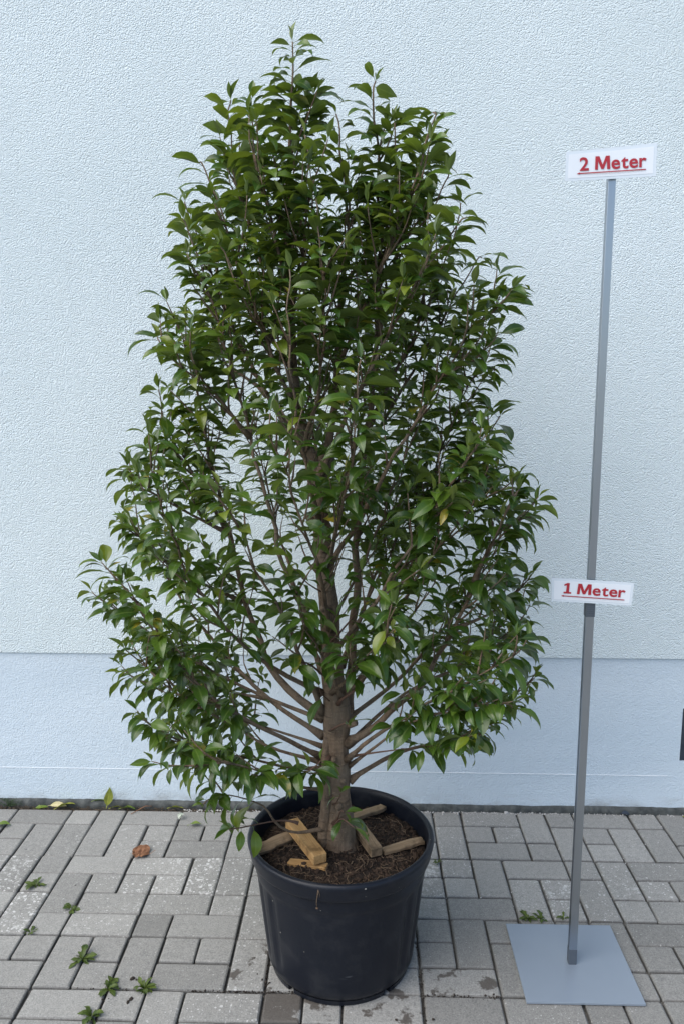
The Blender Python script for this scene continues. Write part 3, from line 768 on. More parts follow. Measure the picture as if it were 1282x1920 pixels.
# soil: a lumpy bed, crumbs and fine roots in one object
g = random.Random(11)
mb = MB()
def soil_z(x, y):
    d = math.hypot(x, y) / 0.212
    dt = math.hypot(x + 0.005, y)
    return 0.322 + 0.006 * noise.noise((x * 16, y * 16, 2)) + 0.0045 * noise.noise((x * 45, y * 45, 7)) + 0.0026 * noise.noise((x * 120, y * 120, 1)) - 0.012 * max(0, d - .75) * 2 + 0.016 * math.exp(-(dt / 0.07) ** 2)
NR, NA = 46, 150
mb.v.append((PX, PY, soil_z(0, 0)))
for i in range(1, NR + 1):
    r = 0.2215 * i / NR
    for k in range(NA):
        a = 2 * math.pi * k / NA
        x, y = r * math.cos(a), r * math.sin(a)
        mb.v.append((PX + x, PY + y, soil_z(x, y)))
for k in range(NA):
    mb.f.append((0, 1 + k, 1 + (k + 1) % NA))
for i in range(1, NR):
    for k in range(NA):
        a = 1 + (i - 1) * NA
        mb.f.append((a + k, a + NA + k, a + NA + (k + 1) % NA, a + (k + 1) % NA))
nf_bed = len(mb.f)
for i in range(2600):
    r = 0.217 * math.sqrt(g.random()); a = g.uniform(0, 6.283)
    x, y = r * math.cos(a), r * math.sin(a)
    pebble(mb, PX + x, PY + y, soil_z(x, y) + .001, abs(g.gauss(0, .0030)) + .0012, g)
nf_crumb = len(mb.f)
for i in range(230):
    r = 0.20 * math.sqrt(g.random()); a = g.uniform(0, 6.283); d = g.uniform(0, 6.283); L = g.uniform(.012, .05)
    pts = []
    for k in range(5):
        x = r * math.cos(a) + math.cos(d) * L * k / 4; y = r * math.sin(a) + math.sin(d) * L * k / 4
        if math.hypot(x, y) > .209: break
        d += g.gauss(0, .25)
        pts.append((PX + x, PY + y, soil_z(x, y) + .002 + g.uniform(0, .005)))
    if len(pts) > 2: mb.tube(pts, [g.uniform(.0004, .0009)] * len(pts), 4)
soil_me = mb.mesh('soil', smooth=False)
soil_me.materials.append(M_SOIL)
M_CRUMB2 = mat_noise('brown crumb', (0.015, 0.010, 0.007), (0.065, 0.042, 0.029), 110, 0.95, 0.5)
M_ROOT = mat_noise('fine root', (0.07, 0.045, 0.03), (0.20, 0.145, 0.095), 60, 0.8)
soil_me.materials.append(M_CRUMB2); soil_me.materials.append(M_ROOT)
soil_me.polygons.foreach_set('material_index', [0] * nf_bed + [1] * (nf_crumb - nf_bed) + [2] * (len(soil_me.polygons) - nf_crumb))
tag(link('soil', soil_me), kind='stuff')
# one root strand hanging over the rim
mb = MB()
mb.tube([(0.243, -0.952, .330), (0.243, -0.975, .352), (0.2435, -0.990, .3625), (0.2435, -0.999, .355), (0.241, -1.000, .335), (0.239, -0.996, .318), (0.240, -0.9945, .306)], [.0006, .0007, .0007, .0008, .0008, .0009, .0012], 5)
mb.tube([(0.2435, -0.999, .353), (0.247, -1.001, .342), (0.246, -0.999, .334)], [.0005, .0005, .0003], 4)
pebble(mb, 0.2405, -0.995, .303, .004, g)
tag(mb.build('root_strand', M_ROOT), 'thin dry root strand dangling over the front rim of the tub', 'root')

# timber pieces round the stem
def batten(label, cx, cy, zb, L, W, T, ang, mat, tilt=0.0, rough_ends=False, roll=0.0):
    bm = bmesh.new()
    bmesh.ops.create_cube(bm, size=1)
    for q in bm.verts: q.co = Vector((q.co.x * L, q.co.y * W, q.co.z * T))
    bmesh.ops.subdivide_edges(bm, edges=[e for e in bm.edges if abs((e.verts[0].co - e.verts[1].co).x) > L * .5], cuts=7)
    bmesh.ops.bevel(bm, geom=[e for e in bm.edges if e.is_manifold and e.calc_face_angle(0) > 1.0], offset=.0014, segments=1, affect='EDGES')
    gg = random.Random(int(cx * 1000))
    s1 = gg.uniform(0, 50)
    for q in bm.verts:
        if rough_ends:
            e = abs(q.co.x) / (L / 2)
            q.co.y *= 1 - 0.22 * max(0, e - .55) / .45 * (0.5 + noise.noise((q.co.x * 30 + s1, 0, 0)))
            q.co.z += 0.003 * noise.noise((q.co.x * 30, q.co.y * 40, s1)) 
            q.co.y += 0.004 * noise.noise((q.co.x * 40, s1, 0))
            if e > .9: q.co.x += (0.012 * noise.noise((q.co.y * 160, s1, 3)))
        else:
            q.co += Vector((0, noise.noise((q.co.x * 25, s1, 0)), noise.noise((q.co.x * 25, s1, 9)))) * .0007
    mb = MB(); mb.from_bm(bm)
    o = mb.build('wooden_batten', mat, smooth=False)
    o.location = (cx, cy, zb + T / 2)
    o.rotation_euler = (roll, tilt, ang)
    return tag(o, label, 'wood batten', 'pieces of timber wedged round the stem')
batten('thick fresh orange timber block with square end, left of the trunk', 0.199, -0.790, 0.340, 0.180, 0.037, 0.025, math.atan2(-0.155, 0.083), M_WOOD, 0.03)
batten('short thick batten with a square cut end, right against the trunk', 0.357, -0.766, 0.335, 0.130, 0.032, 0.024, math.atan2(-0.095, 0.042), M_WOOD_OLD, 0.05)
batten('flat splintered board lying between left rim and thick timber block', 0.112, -0.772, 0.326, 0.115, 0.034, 0.010, math.atan2(0.06, 0.08), M_WOOD_OLD, -0.03, True, 0.25)
batten('broken timber end poking out under the front of the thick block', 0.208, -0.856, 0.322, 0.100, 0.026, 0.009, math.atan2(-0.02, 0.10), M_WOOD, 0.0, True)
batten('grey weathered board reaching to the right rim of the tub', 0.452, -0.772, 0.325, 0.118, 0.029, 0.010, math.atan2(0.052, 0.112), M_WOOD_OLD, -0.04, True)
batten('ragged board in the soil behind the trunk on its right', 0.362, -0.612, 0.328, 0.112, 0.028, 0.011, math.atan2(0.052, 0.085), M_WOOD_OLD, -0.05, True)

# ------------------------------------------------------------------ the tree
def leaf_geo(L, W, droop, fold, twist, wob, seed, petiole=0.2):
    """one blade along +X, upper side +Z, origin at the foot of its stalk; returns verts, faces, rib values"""
    g = random.Random(seed)
    N = 6
    v, f, rib = [], [], []
    # stalk
    pl = L * petiole
    x, z, a = 0.0, 0.0, 0.30
    stalk = [(0, 0, 0)]
    for k in range(2):
        x += math.cos(a) * pl / 2; z += math.sin(a) * pl / 2; a -= 0.10
        stalk.append((x, 0, z))
    for (sx, _, sz) in stalk:
        for k in range(3):
            b = 2 * math.pi * k / 3
            v.append((sx, math.cos(b) * .0010, sz + math.sin(b) * .0010)); rib.append(1.0)
    for i in range(2):
        for k in range(3):
            k2 = (k + 1) % 3
            f.append((i * 3 + k, i * 3 + k2, i * 3 + 3 + k2, i * 3 + 3 + k))
    base = len(v)
    prof = [0.06, 0.60, 0.94, 1.0, 0.80, 0.44, 0.03]
    a0 = a
    for i in range(N + 1):
        t = i / N
        w = W * 0.5 * prof[i]
        lift = w * fold
        ca, sa = math.cos(a), math.sin(a)
        nx, nz = -sa, ca
        tw = twist * t
        for (s, rv) in ((-1, 0.0), (-0.5, 0.5), (0, 1.0), (0.5, 0.5), (1, 0.0)):
            yy = s * w
            up = abs(s) * lift + wob * w * math.sin(t * 9 + seed + (2 if s > 0 else 0)) * abs(s)
            up += math.sin(tw) * yy
            v.append((x + nx * up, yy * math.cos(tw), z + nz * up)); rib.append(rv)
        if i < N:
            x += ca * L / N; z += sa * L / N
            a -= droop / N * (0.5 + t * 1.0)
    for i in range(N):
        for k in range(4):
            p = base + i * 5 + k
            f.append((p, p + 5, p + 6, p + 1))
    return v, f, rib

VAR = []
g = random.Random(17)
for k in range(14):
    VAR.append(leaf_geo(1.0, g.uniform(.35, .45), g.uniform(0.9, 1.9), g.uniform(.12, .42), g.uniform(-.45, .45), g.uniform(.0, .16), k, g.uniform(.14, .24)))
YOUNG = [leaf_geo(1.0, .36, .3, .7, 0, .05, 40 + k, .10) for k in range(3)]
# the stalk radius in the unit blade has to scale with the leaf, so it is given here for an 8 cm blade
def fix(vr):
    v, f, rib = vr
    c = []
    for i, p in enumerate(v):
        if i < 9:
            k = i // 3
            m_ = [sum(v[k * 3 + j][q] for j in range(3)) / 3 for q in range(3)]
            p = tuple(m_[q] + (p[q] - m_[q]) * 12 for q in range(3))
        c.append(p)
    return c, f, rib
VAR = [fix(x) for x in VAR]; YOUNG = [fix(x) for x in YOUNG]
leaf_mesh = []
for v, f, rib in VAR + YOUNG:
    mb = MB(); mb.add(v, f, rib=rib)
    me = mb.mesh('leaf'); me.materials.append(M_LEAF); leaf_mesh.append(me)

CX, CY = 0.265, -0.765
def env(z):
    if z >= ENV[0][0]: return None
    for (z1, a1, b1), (z0, a0, b0) in zip(ENV, ENV[1:]):
        if z0 <= z <= z1:
            t = (z - z0) / (z1 - z0)
            return a0 + (a1 - a0) * t, b0 + (b1 - b0) * t
    return ENV[-1][1:]
def inside(p, slack=0.0):
    e = env(p.z)
    if e is None or p.z < 0.40: return False
    xl, xr = e[0] - slack, e[1] + slack
    xc, hw = (xl + xr) / 2, max(.02, (xr - xl) / 2)
    hd = min(0.46, hw * 0.88 + 0.04)
    u = (p.x - xc) / hw; w = (p.y - CY) / hd
    return u * u * 0.96 + w * w < 1.0 and (p.x > xl and p.x < xr)

tree = tag(empty('laurel_tree', (0.288, -0.765, 0.31)), 'tall evergreen tree with glossy dark leaves growing in the black tub', 'tree')
INV = Matrix.Translation((-0.288, 0.765, -0.31))
def tb(mb, name, mat, **k):
    mb.v = [tuple(INV @ Vector(p)) for p in mb.v]
    return mb.build(name, mat, tree, **k)

# trunk
mb = MB()
TR = [(a, b, c if c < 2.0 else 2.0 + (c - 2.0) * .90, d if c < 2.0 else d * .7) for a, b, c, d in TR]
tp = smooth_path(TR, 6)
pts, rad = [], []
for i, q in enumerate(tp):
    w = 0.003 if q[3] > .01 else 0.001
    pts.append((q[0] + w * noise.noise((q[2] * 9, 1, 0)), q[1] + w * noise.noise((q[2] * 9, 5, 0)), q[2]))
    fl = 1 + 0.10 * noise.noise((q[2] * 14, 3, 3))
    if q[2] < .345: fl *= 1 + (0.345 - q[2]) * 6
    rad.append(max(.0016, q[3]) * fl * (1 + .05 * noise.noise((q[2] * 40, 9, 3))))
mb.tube([(pts[0][0], pts[0][1], pts[0][2] - .03)] + pts, [rad[0] * 1.1] + rad, 18)
# second shoot pressed against the foot, pruning stubs and knots
mb.tube(smooth_path([(0.246, -.775, .312), (0.247, -.785, .37), (0.252, -.79, .44), (0.256, -.79, .52), (0.252, -.785, .60), (0.262, -.775, .66)], 4), [.017] * 4 + [.016] * 4 + [.014] * 4 + [.012] * 4 + [.010] * 5, 10)
for (x, y, z, dx, dy, dz, r, l) in ((.236, -.775, 1.30, .015, -.012, .05, .012, .05), (.250, -.772, 1.31, .02, .01, .07, .011, .07), (.27, -.80, .585, .01, -.02, .004, .009, .012), (.255, -.79, .975, -.015, -.012, .006, .008, .018), (.285, -.80, .455, .004, -.02, .003, .010, .010),
                               (.305, -.775, .665, .02, -.01, .01, .010, .03), (.225, -.775, 1.19, -.02, -.01, .02, .009, .03), (.29, -.79, .52, .02, -.015, .004, .008, .016), (.26, -.785, .86, .0, -.02, .005, .008, .012)):
    d = Vector((dx, dy, dz)).normalized()
    p = Vector((x, y, z))
    mb.tube([p - d * .012, p + d * l * .5, p + d * l], [r * 1.25, r, r * .8], 9)
tb(mb, 'trunk', M_BARK)

def trunk_x(z):
    for a, b in zip(TR, TR[1:]):
        if a[2] <= z <= b[2]:
            return a[0] + (b[0] - a[0]) * (z - a[2]) / (b[2] - a[2])
    return TR[0][0]
leaves = []      # (matrix, variant, tone, hue)
def add_leaf(p, out, drop, size, g, young=False, tone=None):
    """out: horizontal-ish direction of the blade; drop: downward pitch of its foot"""
    d = Vector(out)
    if d.length < 1e-4: d = Vector((1, 0, 0))
    d = d.normalized()
    d = (d + Vector((0, 0, -math.tan(drop)))).normalized()
    side = Vector((0, 0, 1)).cross(d)
    if side.length < .05: side = Vector((1, 0, 0)).cross(d)
    side.normalize()
    up = d.cross(side).normalized()
    r = Matrix.Rotation(g.gauss(0, .38), 3, d)
    side, up = r @ side, r @ up
    M = Matrix(((d.x, side.x, up.x, p.x), (d.y, side.y, up.y, p.y), (d.z, side.z, up.z, p.z), (0, 0, 0, 1))) @ Matrix.Diagonal((size, size * g.uniform(.9, 1.1), size, 1))
    k = len(VAR) + g.randrange(len(YOUNG)) if young else g.randrange(len(VAR))
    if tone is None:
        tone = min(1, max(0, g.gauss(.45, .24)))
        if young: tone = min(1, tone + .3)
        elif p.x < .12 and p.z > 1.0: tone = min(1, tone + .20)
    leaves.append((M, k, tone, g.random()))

def polyline(pts):
    L = [0.0]
    for a, b in zip(pts, pts[1:]): L.append(L[-1] + (b - a).length)
    return L
def at_len(pts, L, s):
    for i in range(len(pts) - 1):
        if s <= L[i + 1] or i == len(pts) - 2:
            t = (s - L[i]) / max(1e-6, L[i + 1] - L[i])
            return pts[i].lerp(pts[i + 1], t), (pts[i + 1] - pts[i]).normalized()

def leafy(pts, s0, spacing, g, size=0.0735, tip=True, keep=1.0):
    """leaves set spirally along a shoot from length s0 to its end"""
    L = polyline(pts)
    T = L[-1]
    s = s0 + g.uniform(0, spacing)
    phi = g.uniform(0, 6.28)
    yaw = g.gauss(0, .55)
    flat = Vector((math.cos(yaw), math.sin(yaw), 0))
    side = g.choice([-1, 1])
    while s < T:
        p, t = at_len(pts, L, s)
        # two loose ranks, the blades set left and right of the shoot
        side = -side
        u = flat - t * flat.dot(t)
        u = u.normalized() if u.length > .2 else t.orthogonal().normalized()
        w = t.cross(u)
        a_ = g.gauss(0, .55)
        o = (u * math.cos(a_) + w * math.sin(a_)) * side
        near = (T - s) < 0.05
        zf = min(1, max(0, (p.z - .5) / 1.2))
        out = o + t * g.uniform(.05, .40) + Vector(((p.x - CX), (p.y - CY), 0)) * .55
        out.z *= 0.30
        drop = g.gauss(R(24) - zf * R(36), R(14)) - (R(5) if near else 0)
        # leaves of the low skirt hang
        sz = size * g.uniform(.62, 1.15) * (0.88 if near else 1.0)
        hide = p.y < CY - .02 and p.z < 1.72 and abs(p.x - trunk_x(p.z)) < .05 and g.random() < .5
        if g.random() < keep and not hide:
            add_leaf(p, out, drop, sz, g)
        s += spacing * g.uniform(.65, 1.35)
    if tip:
        p, t = pts[-1], (pts[-1] - pts[-2]).normalized()
        for k in range(g.choice([1, 2, 2])):
            phi += 2.2
            u = t.orthogonal().normalized(); w = t.cross(u)
            o = (u * math.cos(phi) + w * math.sin(phi)) * .55 + t
            d = o.normalized()
            add_leaf(p, Vector((d.x, d.y, 0)) if abs(d.z) > .95 else d, -math.asin(max(-.9, min(.9, d.z))) * .6, size * g.uniform(.40, .66), g, True)

def shoot_path(p, d, L, g, rise=0.6):
    n = 5
    pts = [p.copy()]
    d = d.normalized()
    for k in range(n):
        d = (d + Vector((0, 0, rise * .22)) + Vector((g.gauss(0, .10), g.gauss(0, .10), g.gauss(0, .06)))).normalized()
        pts.append(pts[-1] + d * L / n)
    return pts

g = random.Random(29)
def grow(r0, path, shoots_from=0.28, gap=0.052, tip_leaf=0.30, dens=1.0, stop=0.03):
    end, prv = Vector(path[-1]), Vector(path[-2])
    path = list(path[:-1]) + [tuple(end - (end - prv).normalized() * min(.038, (end - prv).length * .6))]
    raw = smooth_path(path, 4)
    r0 = r0 * .78
    pts = [Vector(q) + Vector((noise.noise((q[2] * 13, r0 * 999, 1)), noise.noise((q[2] * 13, r0 * 999, 8)), 0)) * (.011 if 0 < i < len(raw) - 1 else 0) for i, q in enumerate(raw)]
    L = polyline(pts); T = L[-1]
    mb = MB()
    mb.tube([tuple(q) for q in pts], [max(.0016, r0 * (1 - .86 * (l / T) ** .8) * (1 + .75 * math.exp(-l / .022)) * (1 + .14 * noise.noise((l * 22, r0 * 500, 2)))) for l in L], 8)
    leafy(pts, max(.10, T - tip_leaf), 0.0112 if path[-1][2] > 1.5 else .0138, g)
    # side shoots
    s = T * shoots_from + g.uniform(0, gap)
    k = 0
    while s < T - stop:
        p, t = at_len(pts, L, s)
        k += 1
        # the heart of the crown is open: less grows close to the stem
        near_stem = math.hypot(p.x - CX, (p.y - CY) * .7)
        if p.z < 1.6 and near_stem < .26 and g.random() < .5 - near_stem * 1.1:
            s += gap; continue
        zf = min(1, max(0, (p.z - .6) / 1.3))
        az_ = g.uniform(0, 6.283)
        rad_ = Vector((p.x - CX, p.y - CY, 0))
        if rad_.length > .01: rad_.normalize()
        d = t * g.uniform(.5, 1.0) + Vector((math.cos(az_), math.sin(az_), 0)) * .85 + rad_ * .35 + Vector((0, 0, .25 + zf * .35))
        ln = g.uniform(.09, .21) * (1 - .45 * s / T)
        for attempt in range(4):
            sp = shoot_path(p, d, ln, g, 0.35 + zf * .5)
            if inside(sp[-1], -0.012): break
            ln *= .68
            az_ = g.uniform(0, 6.283)
            d = t + Vector((math.cos(az_), math.sin(az_), 0)) * .7 + Vector((0, 0, .4)) - rad_ * .25 * attempt
        else:
            s += gap; continue
        mb.tube([tuple(q) for q in sp], [max(.0011, .0030 - .0004 * i) for i in range(len(sp))], 5)
        leafy(sp, ln * .16, 0.0128, g, size=g.uniform(.064, .077), keep=dens)
        s += gap * g.uniform(.6, 1.4) * (1.0 if p.z > 1.1 else 1.12)
    # short fruiting spurs lower on the limb, mostly bare
    o = tb(mb, 'branch', M_TWIG if r0 < .0045 else M_BARK)
    return o

for bi, (r0, path) in enumerate(BR):
    if bi in (9, 10):
        grow(r0, path, .66, .09, .16)
        continue
    low = path[-1][2] < 0.75
    thin = r0 < .0055
    grow(r0, path, 0.36 if low else (0.26 if path[0][2] < .9 else 0.16), 0.055 if thin else (0.032 if path[-1][2] > 1.5 else 0.0370), 0.22 if thin else 0.30, stop=.03 if path[-1][2] < 1.8 else .15)
# the leader's own shoots
tpts = [Vector(q[:3]) for q in tp]
Lt = polyline(tpts); Tt = Lt[-1]
leafy(tpts, Tt - .34, 0.0066, g, size=.074)
mb = MB()
s = Tt * .52
while s < Tt - .15:
    p, t = at_len(tpts, Lt, s)
    az_ = g.uniform(0, 6.283)
    sp = shoot_path(p, t * .8 + Vector((math.cos(az_), math.sin(az_), .2)), g.uniform(.08, .2) * (1 - .5 * (s / Tt - .5)), g, .9)
    if inside(sp[-1], -.02):
        mb = MB(); mb.tube([tuple(q) for q in sp], [max(.0011, .0030 - .0004 * i) for i in range(len(sp))], 5)
        tb(mb, 'twig', M_TWIG)
        leafy(sp, .02, 0.0120, g)
    s += .035
# tiny spur shoots on the bare lower stem
for a_, b_, c_ in (((.258, -.80, .54), (.215, -.86, .585), (.165, -.90, .60)), ((.262, -.80, .52), (.24, -.86, .585), (.215, -.90, .61)), ((.272, -.805, .40), (.295, -.87, .46), (.325, -.90, .455)),
                   ((.262, -.80, .66), (.30, -.87, .71), (.315, -.93, .73)), ((.25, -.79, .80), (.21, -.86, .86), (.175, -.91, .87)), ((.258, -.79, .88), (.30, -.86, .95), (.33, -.90, 1.0)), ((.245, -.79, 1.18), (.25, -.88, 1.27), (.225, -.93, 1.31))):
    q = [Vector(v_) for v_ in smooth_path([a_, b_, c_], 4)]
    mb = MB(); mb.tube([tuple(v_) for v_ in q], [.0032 - .0018 * i / (len(q) - 1) for i in range(len(q))], 5)
    tb(mb, 'twig', M_TWIG)
    leafy(q, .045, .0125, g, size=.080)
for (x, y, z, dx, dy) in ((.262, -.80, .74, -.4, -1), (.262, -.79, .93, .8, -.8), (.245, -.79, 1.12, .9, -.7), (.27, -.80, .46, .5, -1), (.24, -.79, 1.02, -.8, -.8), (.255, -.785, .87, .7, -.9)):
    sp = shoot_path(Vector((x, y, z)), Vector((dx, dy, .6)), g.uniform(.07, .13), g, .4)
    mb = MB(); mb.tube([tuple(q) for q in sp], [.0022, .0020, .0017, .0015, .0012, .0010], 5)
    tb(mb, 'twig', M_TWIG)
    leafy(sp, .03, .026, g)
print('leaves', len(leaves))

# which blades show largest from the front: those become leaves of their own, the others stay one mass
eye = Vector((0.3405, -2.7354, 1.5262))
allv, allf = [], []
area = []
for (M, k, tone, hue) in leaves:
    v, f, rib = (VAR + YOUNG)[k]
    n = len(allv)
    wv = [M @ Vector(p) for p in v]
    allv += wv
    allf += [tuple(i + n for i in q) for q in f[6:]]
    a = wv[9 + 2]; b = wv[-3]; c = wv[9 + 15]; d = wv[9 + 19]
    nrm = (b - a).cross(d - c)
    view = (eye - (a + b) / 2)
    area.append(abs(nrm.dot(view.normalized())) / view.length_squared)
bvh = BVHTree.FromPolygons(allv, allf)
score = []
nv = 0
for i, (M, k, tone, hue) in enumerate(leaves):
    v, f, rib = (VAR + YOUNG)[k]
    seen = 0
    for q in (9 + 7, 9 + 12, 9 + 17, 9 + 22, 9 + 27):
        p = M @ Vector(v[q])
        dr = (eye - p).normalized()
        hit = bvh.ray_cast(p + dr * .004, dr)
        seen += hit[0] is None
    score.append(area[i] * seen)
top = set(sorted(range(len(leaves)), key=lambda i: -score[i])[:298])
mass = MB()
for i, (M, k, tone, hue) in enumerate(leaves):
    v, f, rib = (VAR + YOUNG)[k]
    if i in top:
        o = link('leaf', leaf_mesh[k], None, tree)
        o.matrix_local = INV @ M
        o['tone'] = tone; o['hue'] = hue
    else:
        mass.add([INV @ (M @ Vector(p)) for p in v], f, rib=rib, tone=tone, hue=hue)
tag(mass.build('foliage', M_LEAF, tree), kind='stuff')

# ------------------------------------------------------------------ measuring stand
stand = tag(empty('measuring_stand', (0.904, -0.777, 0)), 'grey metal height gauge on a square plate with two red-lettered signs', 'height gauge')
SI = Vector((0.904, -0.777, 0))
def sbox(name, mat, *a, b=0.0, parent=None):
    mb = MB(); mb.box(*a, b=b)
    mb.v = [tuple(Vector(p) - SI) for p in mb.v]
    return mb.build(name, mat, parent or stand, smooth=False)
plate = sbox('base_plate', M_PLATE, 0.7565, 1.0515, -0.9255, -0.6295, 0.0025, 0.0085, b=0.0007)
PXX, PYY = 0.9045, -0.781
h = 0.0098
def hollow(name, mat, x0, x1, y0, y1, z0, z1, slot=True):
    """square profile with a slot groove down its left face"""
    mb = MB()
    if slot:
        ym = (y0 + y1) / 2
        for (a, b_, c, d) in ((x0, x1, y0, ym - .0025), (x0 + .004, x1, ym - .0025, ym + .0025), (x0, x1, ym + .0025, y1)):
            mb.box(a, b_, c, d, z0, z1)
    else:
        mb.box(x0, x1, y0, y1, z0, z1, .0008)
    mb.v = [tuple(Vector(p) - SI) for p in mb.v]
    return mb.build(name, mat, stand, smooth=False)
hollow('lower_pole', M_ALU, PXX - h, PXX + h, PYY - h, PYY + h, 0.052, 0.961)
sbox('foot_sleeve', M_ALU_DARK, PXX - h - .0006, PXX + h + .0006, PYY - h - .0006, PYY + h + .0006, 0.0085, 0.052, b=.0006)
hollow('upper_pole', M_ALU, PXX - h + .0012, PXX + h - .0012, PYY - h + .0012, PYY + h - .0012, 0.998, 1.995, False)
mb = MB()
mb.box(PXX - h - .001, PXX + h + .001, PYY - h - .001, PYY + h + .001, 0.961, 0.998)
for k in range(6):
    z = 0.965 + k * 0.0052
    mb.box(PXX - h + .001, PXX + h - .001, PYY - h - .0022, PYY - h - .0008, z, z + .0026)
mb.v = [tuple(Vector(p) - SI) for p in mb.v]
mb.build('ribbed_clip', M_ALU_DARK, stand, smooth=False)

t = NT('laminate film')
t.set(color=(0.60, 0.66, 0.71), rough=0.22, spec=0.5)
M_LAM = t.m
t = NT('printed paper')
pp = t.pos()
t.set(color=t.mix(t.noise(pp, 25, 3), (0.66, 0.70, 0.745), (0.71, 0.745, 0.78)), rough=0.3, spec=0.45)
M_PAPER = t.m
t = NT('red print'); t.set(color=(0.36, 0.022, 0.032), rough=0.35, spec=0.4)
M_RED = t.m
def quad_slab(mb, TL, TR_, BR_, BL, y0, y1, inset=(0, 0, 0, 0)):
    """a thin card: x,z corners; inset left, right, top, bottom in metres"""
    def lerp(a, b, t): return (a[0] + (b[0] - a[0]) * t, a[1] + (b[1] - a[1]) * t)
    W = TR_[0] - TL[0]; Hh = TL[1] - BL[1]
    def pt(u, v): return lerp(lerp(BL, BR_, u), lerp(TL, TR_, u), v)
    u0, u1, v0, v1 = inset[0] / W, 1 - inset[1] / W, inset[3] / Hh, 1 - inset[2] / Hh
    N = 8
    vv, ff = [], []
    for i in range(N + 1):
        u = u0 + (u1 - u0) * i / N
        uu = i / N
        bow = 0.0022 * (2 * (u - .48)) ** 2
        for (v_, y) in ((v0, y0), (v1, y0), (v1, y1), (v0, y1)):
            x, z = pt(u, v_)
            vv.append((x, y - bow, z))
    for i in range(N):
        for k in range(4):
            ff.append((i * 4 + k, i * 4 + (k + 1) % 4, (i + 1) * 4 + (k + 1) % 4, (i + 1) * 4 + k))
    ff += [(3, 2, 1, 0), tuple(N * 4 + k for k in range(4))]
    mb.add(vv, ff)
def glyph(ch):
    """outline verts (x, y) and faces of one bold letter, cap height about 0.72"""
    if ch == 'M':
        P = [(0, 0), (.150, 0), (.165, .46), (.325, .02), (.455, .02), (.620, .46), (.620, 0), (.790, 0), (.765, .72), (.565, .72), (.395, .255), (.235, .72), (.030, .72)]
        return P, [tuple(range(len(P)))], 0.0, .79
    if ch == '1':
        P = [(0, 0), (.42, 0), (.42, .115), (.292, .115), (.292, .72), (.165, .72), (.0, .615), (.0, .50), (.135, .570), (.135, .115), (0, .115)]
        return P, [tuple(range(len(P)))], 0.0, .42
    cu = bpy.data.curves.new('lettering', 'FONT')
    cu.body = ch
    cu.offset = 0.021
    cu.resolution_u = 4
    o = bpy.data.objects.new('lettering', cu)
    COL.objects.link(o)
    bpy.context.view_layer.update()
    me = bpy.data.meshes.new_from_object(o.evaluated_get(bpy.context.evaluated_depsgraph_get()))
    P = [(q.co.x, q.co.y) for q in me.vertices]
    F = [tuple(f.vertices) for f in me.polygons]
    bpy.data.objects.remove(o); bpy.data.curves.remove(cu); bpy.data.meshes.remove(me)
    if ch == 'e' or ch == 'r' or ch == 't': P = [(x, y * 1.02) for x, y in P]
    return P, F, min(x for x, y in P), max(x for x, y in P)
def lettering(text, x0, z0, x1, z1, cap, y):
    V, F = [], []
    cur = 0.0
    for ch in text:
        if ch == ' ':
            cur += .26; continue
        P, f, a, b = glyph(ch)
        n = len(V)
        V += [(cur + px_ - a, py_) for px_, py_ in P]
        F += [tuple(i + n for i in q) for q in f]
        cur += b - a + (.055 if ch != 't' else .035)
    w = max(p[0] for p in V)
    Lx = math.hypot(x1 - x0, z1 - z0); a = math.atan2(z1 - z0, x1 - x0)
    verts = []
    for px_, py_ in V:
        u = px_ / w * Lx; v_ = py_ / .72 * cap
        verts.append((x0 + u * math.cos(a) - v_ * math.sin(a), y, z0 + u * math.sin(a) + v_ * math.cos(a)))
    mb = MB(); mb.add(verts, F)
    return mb
def arrow_line(mb, xa, za, xb, zb, y, th):
    d = Vector((xb - xa, 0, zb - za)).normalized(); n_ = Vector((-d.z, 0, d.x))
    A = Vector((xa, y, za)); B = Vector((xb, y, zb))
    hd = A + d * .0062
    P = [A, hd - n_ * .0024, hd - n_ * th, B - n_ * th, B + n_ * th, hd + n_ * th, hd + n_ * .0024]
    n = len(P); back = [p + Vector((0, .0002, 0)) for p in P]
    mb.add(P + back, [tuple(range(n))] + [(i, (i + 1) % n, n + (i + 1) % n, n + i) for i in range(n)])
def sign(label, TL, TR_, BR_, BL, text, tx, ul, cap):
    mb = MB(); quad_slab(mb, TL, TR_, BR_, BL, -0.7985, -0.7972)
    mb.v = [tuple(Vector(p) - SI) for p in mb.v]
    o = mb.build('sign_board', M_LAM, stand, smooth=False)
    tag(o, label)
    mb = MB(); quad_slab(mb, TL, TR_, BR_, BL, -0.7990, -0.7986, (.0065, .0065, .0065, .0055))
    mb.v = [tuple(Vector(p) - SI) for p in mb.v]
    mb.build('paper', M_PAPER, o, smooth=False)
    mb = lettering(text, *tx, cap, -0.8004)
    arrow_line(mb, *ul[:2], ul[2], ul[3], -0.8006, .0011)
    out = []
    for p in mb.v:
        u = (p[0] - TL[0]) / (TR_[0] - TL[0])
        out.append(tuple(Vector((p[0], p[1] - 0.0022 * (2 * (u - .48)) ** 2, p[2])) - SI))
    mb.v = out
    mb.build('lettering', M_RED, o, smooth=False)
sign('upper white sign reading 2 Meter', (.795, 2.045), (.997, 2.063), (.998, 1.992), (.795, 1.982), '2 Meter', (.827, 2.0045, .976, 2.0125), (.821, 1.998, .975, 2.0065), .0285)
sign('lower white sign reading 1 Meter', (.803, 1.062), (1.004, 1.050), (1.0, .993), (.805, 1.003), '1 Meter', (.8335, 1.0232, .983, 1.0142), (.828, 1.0172, .982, 1.0078), .0265)

